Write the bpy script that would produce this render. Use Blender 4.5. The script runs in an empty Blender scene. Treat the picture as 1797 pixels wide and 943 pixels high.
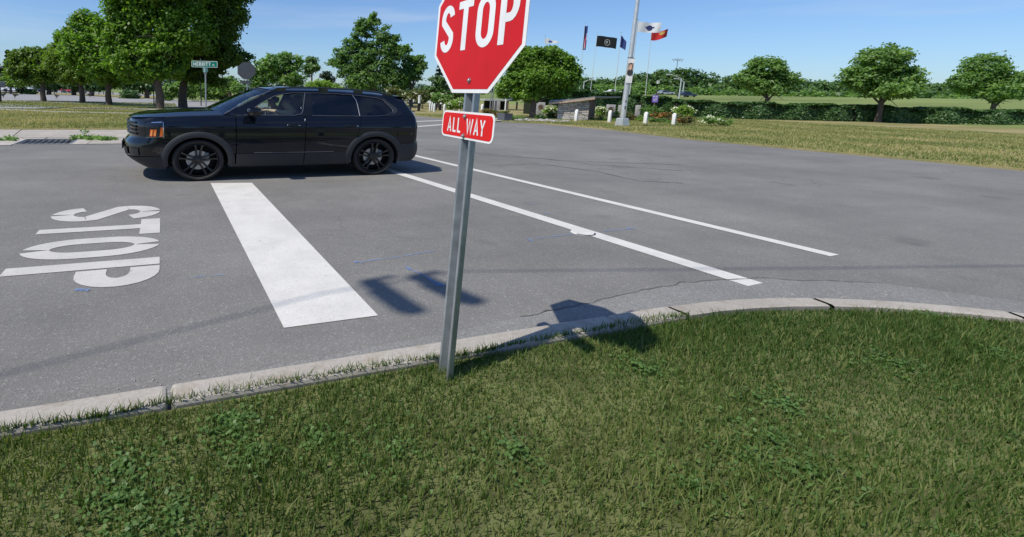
import bpy, bmesh, math, random
import numpy as np
from mathutils import Vector, Matrix
from mathutils.geometry import delaunay_2d_cdt

S = bpy.context.scene
COL = S.collection
R = math.radians
rng = np.random.default_rng(7)
random.seed(7)
PI = math.pi

# ---------------------------------------------------------------- camera
# world: X runs along the lane, Y across it (away from the camera), Z up, metres
FPX, CX, CY = 886.27, 600.0, 305.9          # focal length and optical centre in photo pixels
PITCH, ROLL, EYE = 0.1598, 0.0266, 1.3711
PSI = -0.3425
def _uv(v):
    return Vector((v[0]*math.cos(PSI)-v[1]*math.sin(PSI), v[0]*math.sin(PSI)+v[1]*math.cos(PSI), v[2]))
_fw = Vector((0, math.cos(PITCH), -math.sin(PITCH)))
_u0 = Vector((0, math.sin(PITCH), math.cos(PITCH)))
_rt = Vector((math.cos(ROLL), _u0.y*math.sin(ROLL), _u0.z*math.sin(ROLL)))
_up = _rt.cross(_fw)
FW, RT, UP = _uv(_fw), _uv(_rt), _uv(_up)
cd = bpy.data.cameras.new("camera")
cam = bpy.data.objects.new("camera", cd)
COL.objects.link(cam)
M = Matrix((RT, UP, -FW)).transposed().to_4x4()
M.translation = Vector((0, 0, EYE))
cam.matrix_world = M
cd.sensor_width = 36.0
cd.lens = FPX*36.0/1797.0
cd.shift_x = (898.5-CX)/1797.0
cd.shift_y = -(471.5-CY)/1797.0
cd.clip_start = 0.05
cd.clip_end = 6000
S.camera = cam

# ---------------------------------------------------------------- light
SUN = Vector((-0.68, -0.10, 1.0)).normalized()     # towards the sun
w = bpy.data.worlds.new("World")
S.world = w
w.use_nodes = True
nt = w.node_tree
bg = nt.nodes["Background"]
sky = nt.nodes.new("ShaderNodeTexSky")
sky.sky_type = 'NISHITA'
sky.sun_disc = False
sky.sun_elevation = math.asin(SUN.z)
sky.sun_rotation = math.atan2(SUN.x, SUN.y)
sky.altitude = 100
sky.air_density = 1.0
sky.dust_density = 0.6
sky.ozone_density = 2.2
tint = nt.nodes.new("ShaderNodeMix"); tint.data_type = 'RGBA'; tint.blend_type = 'MULTIPLY'
tint.inputs[0].default_value = 1.0; tint.inputs[7].default_value = (0.80, 1.0, 1.30, 1)
nt.links.new(sky.outputs[0], tint.inputs[6])
tc_ = nt.nodes.new("ShaderNodeTexCoord"); mp_ = nt.nodes.new("ShaderNodeMapping"); mp_.inputs["Scale"].default_value = (1.6, 1.6, 15.0); mp_.inputs["Location"].default_value = (0.35, 0.2, 0.0)
nz_ = nt.nodes.new("ShaderNodeTexNoise"); nz_.inputs["Scale"].default_value = 1.3; nz_.inputs["Detail"].default_value = 5; nz_.inputs["Roughness"].default_value = 0.5
cr_ = nt.nodes.new("ShaderNodeValToRGB"); cr_.color_ramp.elements[0].position = 0.54; cr_.color_ramp.elements[1].position = 0.85
cr_.color_ramp.elements[1].color = (0.42, 0.42, 0.42, 1)
cl_ = nt.nodes.new("ShaderNodeMix"); cl_.data_type = 'RGBA'; cl_.inputs[7].default_value = (7.0, 7.4, 8.2, 1)
nt.links.new(tc_.outputs["Generated"], mp_.inputs[0]); nt.links.new(mp_.outputs[0], nz_.inputs["Vector"]); nt.links.new(nz_.outputs["Fac"], cr_.inputs[0])
nt.links.new(cr_.outputs[0], cl_.inputs[0]); nt.links.new(tint.outputs[2], cl_.inputs[6]); nt.links.new(cl_.outputs[2], bg.inputs[0])
bg.inputs[1].default_value = 0.105
sl = bpy.data.lights.new("sun", 'SUN')
sl.energy = 4.6
sl.angle = R(0.55)
sl.color = (1.0, 0.945, 0.845)
so = bpy.data.objects.new("sun", sl)
COL.objects.link(so)
so.rotation_euler = SUN.to_track_quat('Z', 'Y').to_euler()
S.view_settings.view_transform = 'Standard'
S.view_settings.look = 'None'
S.view_settings.exposure = 0.0
S.view_settings.gamma = 1.0
S.cycles.max_bounces = 6
S.cycles.transparent_max_bounces = 12
S.cycles.use_denoising = True

# ---------------------------------------------------------------- placing helpers
def ray(px, py):
    return RT*((px-CX)/FPX) + UP*((CY-py)/FPX) + FW
def at(px, py, z=0.0):
    d = ray(px, py)
    t = (z-EYE)/d.z
    return Vector((0, 0, EYE)) + d*t
def proj(P):
    q = Vector(P)-Vector((0, 0, EYE))
    k = q.dot(FW)
    return CX+FPX*q.dot(RT)/k, CY-FPX*q.dot(UP)/k
def mpp(P):                                   # metres per photo pixel at P
    return (Vector(P)-Vector((0, 0, EYE))).dot(FW)/FPX
def zat(P, py):                               # height above P's foot that shows at row py
    lo, hi = -5.0, 60.0
    for _ in range(40):
        m = (lo+hi)/2
        if proj((P[0], P[1], m))[1] > py: lo = m
        else: hi = m
    return (lo+hi)/2
def onplane(px, py, P):                       # point at pixel, at the same depth as P
    k = (Vector(P)-Vector((0, 0, EYE))).dot(FW)
    return Vector((0, 0, EYE)) + ray(px, py)*k
def far_at(px, dist, z=0.0):                  # ground point on the column px at a given depth
    d = ray(px, 163.1+0.0271*(px-603.8))           # the ray that meets the horizon in this column
    d = Vector((d.x, d.y, 0))
    k = dist/ d.dot(Vector((FW.x, FW.y, 0)).normalized())
    return Vector((d.x*k, d.y*k, z))
HR = Vector((FW.y, -FW.x, 0)).normalized()    # horizontal, to the camera's right
HF = Vector((FW.x, FW.y, 0)).normalized()

# ---------------------------------------------------------------- objects
def put(o, label=None, cat=None, group=None, kind=None, parent=None):
    if o.name not in COL.objects: COL.objects.link(o)
    if parent is not None: o.parent = parent
    if label: o["label"] = label
    if cat: o["category"] = cat
    if group: o["group"] = group
    if kind: o["kind"] = kind
    return o
def empty(name, loc, rz=0.0, label=None, cat=None, group=None, rot=None):
    o = bpy.data.objects.new(name, None)
    o.empty_display_size = 0.2
    o.location = loc
    o.rotation_euler = rot if rot else (0, 0, rz)
    return put(o, label, cat, group)
def copy_tree(o, parent=None):
    c = o.copy()
    COL.objects.link(c)
    if parent is not None: c.parent = parent
    for ch in list(o.children): copy_tree(ch, c)
    return c

class MB:
    """collects faces, builds one mesh object"""
    def __init__(s, zs=1.0):
        s.v = []; s.f = []; s.m = []; s.mi = 0; s.zs = zs
    def add(s, verts, faces):
        b = len(s.v)
        s.v += [tuple(p) for p in verts]
        s.f += [tuple(b+i for i in f) for f in faces]
        s.m += [s.mi]*len(faces)
        return s
    def box(s, c, size, rz=0.0, mat=None):
        hx, hy, hz = size[0]/2, size[1]/2, size[2]/2
        P = [Vector((x, y, z)) for z in (-hz, hz) for y in (-hy, hy) for x in (-hx, hx)]
        if mat is not None: P = [mat @ p for p in P]
        elif rz:
            m = Matrix.Rotation(rz, 3, 'Z'); P = [m @ p for p in P]
        P = [p+Vector(c) for p in P]
        return s.add(P, [(0, 2, 3, 1), (4, 5, 7, 6), (0, 1, 5, 4), (2, 6, 7, 3), (1, 3, 7, 5), (0, 4, 6, 2)])
    def bbox(s, c, size, b=0.01, rz=0.0):     # box with bevelled edges
        bm = bmesh.new()
        bmesh.ops.create_cube(bm, size=1.0)
        bmesh.ops.scale(bm, vec=size, verts=bm.verts)
        bmesh.ops.bevel(bm, geom=bm.edges[:], offset=b, segments=2, affect='EDGES', profile=0.5)
        m = Matrix.Rotation(rz, 3, 'Z')
        s.add([m @ v.co + Vector(c) for v in bm.verts], [[v.index for v in f.verts] for f in bm.faces])
        bm.free()
        return s
    def tube(s, pts, rad, n=8, cap=True):
        pts = [Vector(p) for p in pts]
        if not hasattr(rad, '__len__'): rad = [rad]*len(pts)
        rings = []
        t0 = (pts[1]-pts[0]).normalized()
        a = t0.orthogonal().normalized()
        for i, p in enumerate(pts):
            t = (pts[min(i+1, len(pts)-1)]-pts[max(i-1, 0)]).normalized()
            a = (a - t*a.dot(t)).normalized()
            b = t.cross(a)
            rings.append([p+(a*math.cos(2*PI*k/n)+b*math.sin(2*PI*k/n))*rad[i] for k in range(n)])
        V = [q for r in rings for q in r]
        F = [(i*n+k, i*n+(k+1) % n, (i+1)*n+(k+1) % n, (i+1)*n+k) for i in range(len(pts)-1) for k in range(n)]
        if cap:
            F.append(tuple(reversed(range(n)))); F.append(tuple((len(pts)-1)*n+k for k in range(n)))
        return s.add(V, F)
    def lathe(s, prof, c=(0, 0, 0), axis='Z', n=24, close=False):
        V = []
        for r, h in prof:
            for k in range(n):
                a = 2*PI*k/n
                p = (r*math.cos(a), r*math.sin(a), h)
                if axis == 'Y': p = (p[0], h, p[1])
                V.append(Vector(p)+Vector(c))
        F = [(i*n+k, i*n+(k+1) % n, (i+1)*n+(k+1) % n, (i+1)*n+k) for i in range(len(prof)-1) for k in range(n)]
        return s.add(V, F)
    def grid(s, fn, nu, nv):
        V = [fn(i/(nu-1), j/(nv-1)) for j in range(nv) for i in range(nu)]
        F = [(j*nu+i, j*nu+i+1, (j+1)*nu+i+1, (j+1)*nu+i) for j in range(nv-1) for i in range(nu-1)]
        return s.add(V, F)
    def prism(s, poly, z0, z1):               # poly of (x, y)
        n = len(poly)
        V = [(p[0], p[1], z0) for p in poly]+[(p[0], p[1], z1) for p in poly]
        F = [tuple(reversed(range(n))), tuple(range(n, 2*n))]+[(k, (k+1) % n, n+(k+1) % n, n+k) for k in range(n)]
        return s.add(V, F)
    def build(s, name, mats, parent=None, smooth=None, **kw):
        me = bpy.data.meshes.new(name)
        V = s.v if s.zs == 1.0 else [(p[0], p[1], p[2]*s.zs) for p in s.v]
        me.from_pydata(V, [], s.f)
        mats = mats if isinstance(mats, (list, tuple)) else [mats]
        for m in mats: me.materials.append(m)
        if len(mats) > 1: me.polygons.foreach_set('material_index', s.m)
        if smooth is not None:
            me.polygons.foreach_set('use_smooth', [True]*len(me.polygons))
            if smooth < 179: me.set_sharp_from_angle(angle=R(smooth))
        me.update()
        return put(bpy.data.objects.new(name, me), parent=parent, **kw)

# ---------------------------------------------------------------- materials
def nodes(name):
    m = bpy.data.materials.new(name)
    m.use_nodes = True
    t = m.node_tree
    return m, t, t.nodes["Principled BSDF"]
def N(t, typ, **kw):
    n = t.nodes.new(typ)
    for k, v in kw.items():
        if k in n.inputs: n.inputs[k].default_value = v
        else: setattr(n, k, v)
    return n
def L(t, a, b): t.links.new(a, b)
def ramp(t, fac, stops):
    n = t.nodes.new("ShaderNodeValToRGB")
    e = n.color_ramp.elements
    while len(e) < len(stops): e.new(0.5)
    for q, (p, c) in zip(e, stops):
        q.position = p; q.color = (c[0], c[1], c[2], 1) if hasattr(c, '__len__') else (c, c, c, 1)
    L(t, fac, n.inputs[0])
    return n.outputs[0]
def noise(t, scale, detail=3, rough=0.55, coord=None, dist=0.0):
    n = t.nodes.new("ShaderNodeTexNoise")
    n.inputs["Scale"].default_value = scale
    n.inputs["Detail"].default_value = detail
    n.inputs["Roughness"].default_value = rough
    n.inputs["Distortion"].default_value = dist
    if coord is None:
        coord = t.nodes.new("ShaderNodeTexCoord").outputs["Object"]
    L(t, coord, n.inputs["Vector"])
    return n.outputs["Fac"]
def mixc(t, fac, a, b, mode='MIX'):
    n = t.nodes.new("ShaderNodeMix")
    n.data_type = 'RGBA'; n.blend_type = mode
    for sock, v in ((n.inputs[0], fac), (n.inputs[6], a), (n.inputs[7], b)):
        if hasattr(v, 'is_output'): L(t, v, sock)
        elif hasattr(v, '__len__'): sock.default_value = (v[0], v[1], v[2], 1)
        else: sock.default_value = v
    return n.outputs[2]
def bump(t, bs, h, strength=0.3, dist=0.01):
    n = t.nodes.new("ShaderNodeBump")
    n.inputs["Strength"].default_value = strength
    n.inputs["Distance"].default_value = dist
    L(t, h, n.inputs["Height"]); L(t, n.outputs[0], bs.inputs["Normal"])
def mat(name, col, rough=0.5, metal=0.0, coat=0.0, var=0.0, vscale=6.0, bmp=0.0, bscale=60.0, spec=0.5, emit=None):
    m, t, b = nodes(name)
    b.inputs["Base Color"].default_value = (*col, 1)
    b.inputs["Roughness"].default_value = rough
    b.inputs["Metallic"].default_value = metal
    b.inputs["Coat Weight"].default_value = coat
    b.inputs["Coat Roughness"].default_value = 0.03
    b.inputs["Specular IOR Level"].default_value = spec
    if var:
        f = noise(t, vscale, 4)
        c = ramp(t, f, [(0.3, tuple(c*(1-var) for c in col)), (0.7, tuple(min(1, c*(1+var)) for c in col))])
        L(t, c, b.inputs["Base Color"])
    if bmp: bump(t, b, noise(t, bscale, 3), bmp, 0.005)
    return m

def asphalt_mat(name, lo, hi, blotch=0.12, tint=(1, 1, 1.0)):
    m, t, b = nodes(name)
    co = t.nodes.new("ShaderNodeTexCoord").outputs["Object"]
    g = N(t, "ShaderNodeTexVoronoi"); g.inputs["Scale"].default_value = 95
    L(t, co, g.inputs["Vector"])
    fine = noise(t, 160, 2, 0.7, co)
    big = noise(t, 0.35, 4, 0.6, co)
    mid = noise(t, 2.2, 5, 0.65, co)
    sp = ramp(t, g.outputs["Color"], [(0.0, lo), (0.75, (lo+hi)/2), (1.0, hi*1.5)])
    c = mixc(t, 0.55, sp, ramp(t, fine, [(0.3, lo*0.7), (0.7, hi*1.15)]))
    c = mixc(t, 1.0, c, ramp(t, big, [(0.3, 1-blotch), (0.7, 1+blotch*0.6)]), 'MULTIPLY')
    c = mixc(t, 1.0, c, ramp(t, mid, [(0.25, 0.90), (0.75, 1.06)]), 'MULTIPLY')
    # tyre-polished and stretched streaks along the lane
    mp = N(t, "ShaderNodeMapping"); mp.inputs["Scale"].default_value = (0.05, 1.6, 1)
    L(t, co, mp.inputs[0])
    st = noise(t, 1.0, 4, 0.6, mp.outputs[0])
    c = mixc(t, 1.0, c, ramp(t, st, [(0.3, 0.93), (0.7, 1.05)]), 'MULTIPLY')
    oil = ramp(t, noise(t, 1.15, 3, 0.45, co), [(0.66, 1.0), (0.74, 0.80)])
    c = mixc(t, 1.0, c, oil, 'MULTIPLY')
    pale_specks = ramp(t, noise(t, 28, 2, 0.5, co), [(0.72, 1.0), (0.78, 1.45)])  # random paler specks in the asphalt
    c = mixc(t, 1.0, c, pale_specks, 'MULTIPLY')
    c = mixc(t, 1.0, c, tint, 'MULTIPLY')
    # hairline cracks
    v = N(t, "ShaderNodeTexVoronoi"); v.feature = 'DISTANCE_TO_EDGE'; v.inputs["Scale"].default_value = 0.33
    nz = N(t, "ShaderNodeTexNoise"); nz.inputs["Scale"].default_value = 1.3; nz.inputs["Detail"].default_value = 6
    L(t, co, nz.inputs["Vector"])
    add = N(t, "ShaderNodeVectorMath", operation='MULTIPLY_ADD')
    L(t, nz.outputs["Color"], add.inputs[0]); add.inputs[1].default_value = (1.1, 1.1, 0); L(t, co, add.inputs[2])
    L(t, add.outputs[0], v.inputs["Vector"])
    ck = ramp(t, v.outputs["Distance"], [(0.0, 0.62), (0.0045, 1.0)])
    gate = ramp(t, noise(t, 0.22, 2, 0.5, co), [(0.52, 0.0), (0.6, 1.0)])
    c2 = mixc(t, 1.0, c, ck, 'MULTIPLY')
    c = mixc(t, gate, c, c2)
    L(t, c, b.inputs["Base Color"])
    b.inputs["Roughness"].default_value = 0.88
    b.inputs["Specular IOR Level"].default_value = 0.35
    bump(t, b, g.outputs["Distance"], 0.35, 0.004)
    return m

M_ASPH = asphalt_mat("asphalt", 0.115, 0.275, blotch=0.2, tint=(1.0, 0.965, 0.90))
M_LOT = asphalt_mat("lot_asphalt", 0.22, 0.36, tint=(1.0, 0.98, 0.97))
M_PATCH = asphalt_mat("asphalt_patch", 0.10, 0.25)
def paint_mat(name, base):
    m, t, b = nodes(name)
    co = t.nodes.new("ShaderNodeTexCoord").outputs["Object"]
    n1 = noise(t, 90, 4, 0.75, co); n2 = noise(t, 3.0, 5, 0.6, co)
    s = N(t, "ShaderNodeMath", operation='ADD'); L(t, n1, s.inputs[0]); L(t, n2, s.inputs[1])
    sc_ = noise(t, 14, 5, 0.7, co)
    c = ramp(t, n1, [(0.30, (0.33, 0.325, 0.31)), (0.43, base), (0.8, tuple(x*1.12 for x in base))])
    c = mixc(t, 1.0, c, ramp(t, n2, [(0.3, 0.86), (0.6, 1.0)]), 'MULTIPLY')
    worn = ramp(t, sc_, [(0.27, 1.0), (0.36, 0.0)])
    c = mixc(t, worn, c, (0.26, 0.255, 0.24))
    L(t, c, b.inputs["Base Color"]); b.inputs["Roughness"].default_value = 0.7
    bump(t, b, noise(t, 130, 2, 0.6, co), 0.25, 0.003)
    return m
M_PAINT = paint_mat("road_paint", (0.61, 0.59, 0.55))
M_PAINT2 = paint_mat("worn_road_paint", (0.52, 0.50, 0.465))
def conc_mat(name, col):
    m, t, b = nodes(name)
    co = t.nodes.new("ShaderNodeTexCoord").outputs["Object"]
    f = noise(t, 60, 3, 0.7, co); g = noise(t, 1.2, 5, 0.65, co); h = noise(t, 9, 4, 0.6, co)
    c = ramp(t, f, [(0.3, tuple(x*0.82 for x in col)), (0.7, tuple(x*1.1 for x in col))])
    c = mixc(t, 1.0, c, ramp(t, g, [(0.3, 0.82), (0.65, 1.06)]), 'MULTIPLY')
    c = mixc(t, 1.0, c, ramp(t, h, [(0.35, (0.86, 0.83, 0.78)), (0.5, (1, 1, 1))]), 'MULTIPLY')
    L(t, c, b.inputs["Base Color"]); b.inputs["Roughness"].default_value = 0.85
    bump(t, b, f, 0.2, 0.003)
    return m
M_CONC = conc_mat("concrete", (0.40, 0.365, 0.315))
M_CONC2 = conc_mat("concrete_light", (0.46, 0.42, 0.37))
def grassground():
    m, t, b = nodes("grass_ground")
    co = t.nodes.new("ShaderNodeTexCoord").outputs["Object"]
    big = noise(t, 0.28, 4, 0.6, co); mid = noise(t, 2.5, 5, 0.7, co); fine = noise(t, 45, 3, 0.7, co)
    c = ramp(t, big, [(0.32, (0.13, 0.17, 0.05)), (0.5, (0.24, 0.225, 0.09)), (0.68, (0.40, 0.33, 0.18))])
    c = mixc(t, ramp(t, mid, [(0.35, 0.0), (0.7, 0.75)]), c, (0.34, 0.28, 0.14))
    c = mixc(t, 1.0, c, ramp(t, fine, [(0.25, 0.55), (0.75, 1.3)]), 'MULTIPLY')
    L(t, c, b.inputs["Base Color"]); b.inputs["Roughness"].default_value = 0.95
    b.inputs["Specular IOR Level"].default_value = 0.1
    bump(t, b, fine, 0.6, 0.03)
    return m
M_GG = grassground()
M_GFAR = mat('meadow_far', (0.17, 0.21, 0.07), 0.95, var=0.25, vscale=0.05, spec=0.1)
def leafmat(name, c0, c1, c2, trans=0.48, rough=0.45):
    m, t, b = nodes(name)
    a = N(t, "ShaderNodeAttribute"); a.attribute_name = "tone"
    c = ramp(t, a.outputs["Fac"], [(0.0, c0), (0.55, c1), (1.0, c2)])
    L(t, c, b.inputs["Base Color"]); b.inputs["Roughness"].default_value = rough
    b.inputs["Specular IOR Level"].default_value = 0.35
    tr = N(t, "ShaderNodeBsdfTranslucent")
    tc = mixc(t, 1.0, c, (1.25, 1.5, 0.45), 'MULTIPLY')
    L(t, tc, tr.inputs["Color"])
    mx = N(t, "ShaderNodeMixShader"); mx.inputs[0].default_value = trans
    L(t, b.outputs[0], mx.inputs[1]); L(t, tr.outputs[0], mx.inputs[2])
    L(t, mx.outputs[0], t.nodes["Material Output"].inputs[0])
    return m
M_MAPLE = leafmat("maple_leaf", (0.08, 0.155, 0.022), (0.135, 0.245, 0.035), (0.25, 0.38, 0.06))
M_MAPLE2 = leafmat("maple_leaf_warm", (0.075, 0.13, 0.02), (0.13, 0.21, 0.032), (0.26, 0.33, 0.06))
M_MID = leafmat("broad_leaf", (0.101, 0.1863, 0.0544), (0.1631, 0.2716, 0.0745), (0.2484, 0.3726, 0.1087))
M_PALE = leafmat("pale_leaf", (0.14, 0.23, 0.04), (0.21, 0.32, 0.06), (0.28, 0.40, 0.09))
M_DARK = leafmat("dark_needle", (0.018, 0.035, 0.016), (0.03, 0.052, 0.024), (0.05, 0.075, 0.03), 0.15)
M_HEDGE = leafmat("hedge_leaf", (0.0338, 0.081, 0.0243), (0.0607, 0.1283, 0.0338), (0.108, 0.189, 0.0486), 0.2)
M_HILL = leafmat("hill_leaf", (0.0743, 0.1337, 0.0505), (0.1188, 0.2005, 0.0743), (0.1782, 0.2673, 0.0966))
M_OLIVE = leafmat("olive_leaf", (0.08, 0.10, 0.03), (0.13, 0.15, 0.05), (0.2, 0.2, 0.09))
M_BLOOM = leafmat("cream_bloom", (0.42, 0.45, 0.25), (0.6, 0.62, 0.42), (0.78, 0.78, 0.62), 0.2)
M_RUST = leafmat("rust_bloom", (0.12, 0.09, 0.02), (0.24, 0.13, 0.03), (0.34, 0.16, 0.04), 0.2)
M_BLUE = leafmat("hazed_leaf", (0.07, 0.12, 0.10), (0.10, 0.155, 0.125), (0.13, 0.19, 0.15), 0.2)  # bluish haze of distance mixed into the leaf colour
M_BLADE = leafmat("grass_blade", (0.14, 0.19, 0.05), (0.28, 0.28, 0.10), (0.50, 0.42, 0.22), 0.3, 0.6)
M_BLADEG = leafmat("green_blade", (0.05, 0.10, 0.018), (0.09, 0.15, 0.03), (0.2, 0.22, 0.07), 0.3, 0.6)
M_GRNEAR = mat("thatch_ground", (0.115, 0.125, 0.05), 0.95, var=0.45, vscale=7, bmp=0.8, bscale=50, spec=0.1)
M_BARK = mat("bark", (0.085, 0.065, 0.05), 0.9, var=0.45, vscale=9, bmp=0.8, bscale=22)
M_WHITE = mat("white_paint", (0.72, 0.72, 0.69), 0.55, var=0.08, vscale=8)
M_GALV = mat("galvanised_steel", (0.42, 0.44, 0.45), 0.42, 0.75, var=0.2, vscale=14, bmp=0.05, bscale=80)
M_ALU = mat("brushed_aluminium", (0.62, 0.62, 0.60), 0.38, 0.55, var=0.12, vscale=5)
M_BLACK = mat("black_metal", (0.015, 0.015, 0.016), 0.5)
M_GREYM = mat("grey_metal", (0.22, 0.23, 0.24), 0.5, 0.4, var=0.1)
M_STONE = conc_mat("granite", (0.36, 0.35, 0.34))
M_ROCK = mat("fieldstone", (0.33, 0.30, 0.27), 0.85, var=0.4, vscale=3, bmp=0.5, bscale=25)
M_WOOD = mat("weathered_wood", (0.13, 0.09, 0.065), 0.8, var=0.35, vscale=12, bmp=0.3)
M_GLASSW = mat("dark_glass", (0.01, 0.012, 0.014), 0.08, 0.0)

# ---------------------------------------------------------------- lettering (outlined strokes)
def arc(cx, cy, rx, ry, a0, a1, n=10):
    return [(cx+rx*math.cos(R(a0+(a1-a0)*i/n)), cy+ry*math.sin(R(a0+(a1-a0)*i/n))) for i in range(n+1)]
def strokes(ch, w, t):
    h = t/2; l, r, b, u = h, w-h, h, 1-h; m = 0.5; cx = w/2; rx = (r-l)/2
    if ch == 'S':
        q = (u-m)/2; q2 = (m-b)/2
        return [(arc(cx, u-q, rx, q, 12, 90, 5)+arc(cx, u-q, rx, q, 90, 200, 8)[1:]+[(cx, m)]
                 + arc(cx, b+q2, rx, q2, 20, -90, 8)+arc(cx, b+q2, rx, q2, -90, -168, 5)[1:], False)]
    if ch == 'T': return [([(cx, 0), (cx, 1-t)], False), ([(0, u), (w, u)], False)]
    if ch == 'O':
        ry = rx*1.25
        return [(arc(cx, u-ry, rx, ry, 0, 180, 12)+arc(cx, b+ry, rx, ry, 180, 360, 12), True)]
    if ch in 'PR':
        q = (1-t)*0.27; y0 = u-2*q
        o = [([(l, 0), (l, 1)], False), ([(t, u), (r-rx*0.9, u)]+arc(r-rx*0.9, u-q, rx*0.9, q, 90, -90, 10)[1:]+[(t, y0)], False)]
        if ch == 'R': o.append(([(cx, y0-h), (w-h, 0)], False))
        return o
    if ch == 'A': return [([(h*0.9, 0), (cx, 1-h*0.2), (w-h*0.9, 0)], False), ([(w*0.24, 0.3), (w*0.76, 0.3)], False)]
    if ch == 'L': return [([(l, 0), (l, 1)], False), ([(t, h), (w, h)], False)]
    if ch == 'W': return [([(h*0.8, 1), (w*0.27, h), (cx, 0.9), (w*0.73, h), (w-h*0.8, 1)], False)]
    if ch == 'Y': return [([(h*0.8, 1), (cx, 0.45), (w-h*0.8, 1)], False), ([(cx, 0), (cx, 0.45)], False)]
    if ch == 'M': return [([(l, 0), (l, 1-h), (cx, 0.3), (r, 1-h), (r, 0)], False)]
    if ch == 'E': return [([(l, 0), (l, 1)], False), ([(t, h), (w, h)], False), ([(t, 0.5), (w*0.85, 0.5)], False), ([(t, u), (w, u)], False)]
    if ch == 'I': return [([(w/2, 0), (w/2, 1)], False)]
    return []
def ribbon(mb, pts, closed, t, tf, depth=None):
    n = len(pts); P = [Vector((p[0], p[1])) for p in pts]; A = []; B = []
    for i in range(n):
        if closed: d1 = P[i]-P[i-1]; d2 = P[(i+1) % n]-P[i]
        else:
            d1 = P[i]-P[i-1] if i else P[1]-P[0]
            d2 = P[i+1]-P[i] if i < n-1 else P[i]-P[i-1]
        if d1.length < 1e-9: d1 = d2
        if d2.length < 1e-9: d2 = d1
        n1 = Vector((-d1.y, d1.x)).normalized(); n2 = Vector((-d2.y, d2.x)).normalized()
        q = n1+n2
        if q.length < 1e-6: q = n1
        q.normalize()
        k = min(1/max(q.dot(n1), 0.35), 2.0)*t/2
        A.append(P[i]+q*k); B.append(P[i]-q*k)
    V = [tf(a.x, a.y) for a in A]+[tf(b.x, b.y) for b in B]
    F = [(i, n+i, n+(i+1) % n, (i+1) % n) for i in range(n if closed else n-1)]
    mb.add(V, F)
def word(mb, text, height, tf, t=0.14, wid=0.5, gap=0.16, widths={}):
    x = 0.0
    for ch in text:
        w = widths.get(ch, wid)
        for p, c in strokes(ch, w, t):
            ribbon(mb, p, c, t, lambda a, b, x=x: tf((x+a)*height, b*height))
        x += w+gap
    return (x-gap)*height
def word_len(text, height, wid, gap, widths={}):
    return (sum(widths.get(c, wid) for c in text)+gap*(len(text)-1))*height

# ---------------------------------------------------------------- ground
gm = MB()
def gz(x, y):
    # far ground rises to a wooded hill on the right, falls slightly to the left
    rise = max(0.0, min(1.0, (x-52)/95.0))
    return -0.06 + rise*rise*(3-2*rise)*3.4
nx, ny = 80, 80
xs = np.concatenate([np.linspace(-3000, -160, 10), np.linspace(-140, 260, 60), np.linspace(300, 3000, 10)])
ys = np.concatenate([np.linspace(-600, -60, 6), np.linspace(-50, 260, 62), np.linspace(300, 4000, 12)])
V = [(x, y, gz(x, y) if abs(x) < 300 and y < 260 else gz(max(-300, min(260, x)), min(y, 260))) for y in ys for x in xs]
F = [(j*len(xs)+i, j*len(xs)+i+1, (j+1)*len(xs)+i+1, (j+1)*len(xs)+i) for j in range(len(ys)-1) for i in range(len(xs)-1)]
gm.add(V, F).build("ground", M_GFAR, smooth=180, kind="structure")

def sheet(name, poly, z, m, thick=0.0, **kw):
    mb = MB()
    if thick: mb.prism(poly, z-thick, z)
    else: mb.add([(p[0], p[1], z) for p in poly], [tuple(range(len(poly)))])
    o = mb.build(name, m, kind="structure", **kw)
    return o
def ccw(p):
    a = sum(p[i][0]*p[(i+1) % len(p)][1]-p[(i+1) % len(p)][0]*p[i][1] for i in range(len(p)))
    return p if a > 0 else p[::-1]
def pxpoly(pts, z=0.0): return ccw([tuple(at(x, y, z)[:2]) for x, y in pts])

rm_ = MB()                                            # one sheet with an opening for the storm drain
for x0, x1, y0, y1 in ((-70, 34, -26, 13.31), (-70, -3.24, 13.31, 14.56), (-2.06, 34, 13.31, 14.56), (-70, 34, 14.56, 42)):
    rm_.add([(x0, y0, 0), (x1, y0, 0), (x1, y1, 0), (x0, y1, 0)], [(0, 1, 2, 3)])
rm_.build("road", M_ASPH, kind="structure")

# verge beyond the road, left of the cross street
def rcorner(cx, cy, r, a0, a1, n=10): return [(cx+r*math.cos(R(a0+(a1-a0)*i/n)), cy+r*math.sin(R(a0+(a1-a0)*i/n))) for i in range(n+1)]
G1 = ccw([(-70, 17.35), (1.0, 17.35)]+rcorner(1.0, 22.35, 5.0, -90, 0)[1:]+[(6.0, 60), (-70, 60)])
sheet("verge", G1, 0.045, M_GG, 0.2)
# ground right of the cross street
VP = [(728, 202), (775, 206.5), (880, 213), (950, 216), (1060, 225.5), (1200, 242)]
G2 = [tuple(at(x, y, 0.05)[:2]) for x, y in VP]+[(18.6, 8.0), (18.9, 3.0), (20.2, -1.0), (25, -4.5), (60, -5.5)]
G2 = ccw(G2+[(160, -5.5), (160, 160), (10, 160), tuple(at(728, 196)[:2])])
sheet("verge_across_street", G2, 0.05, M_GG, 0.2)
# near verge the sign post stands in
G3 = ccw([(-60, -16), (-60, 2.02), (3.0, 2.02)]+rcorner(3.0, -1.48, 3.5, 90, 0)[1:]+[(6.5, -16)])
sheet("near_verge", G3, 0.06, M_GRNEAR, 0.2)

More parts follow.
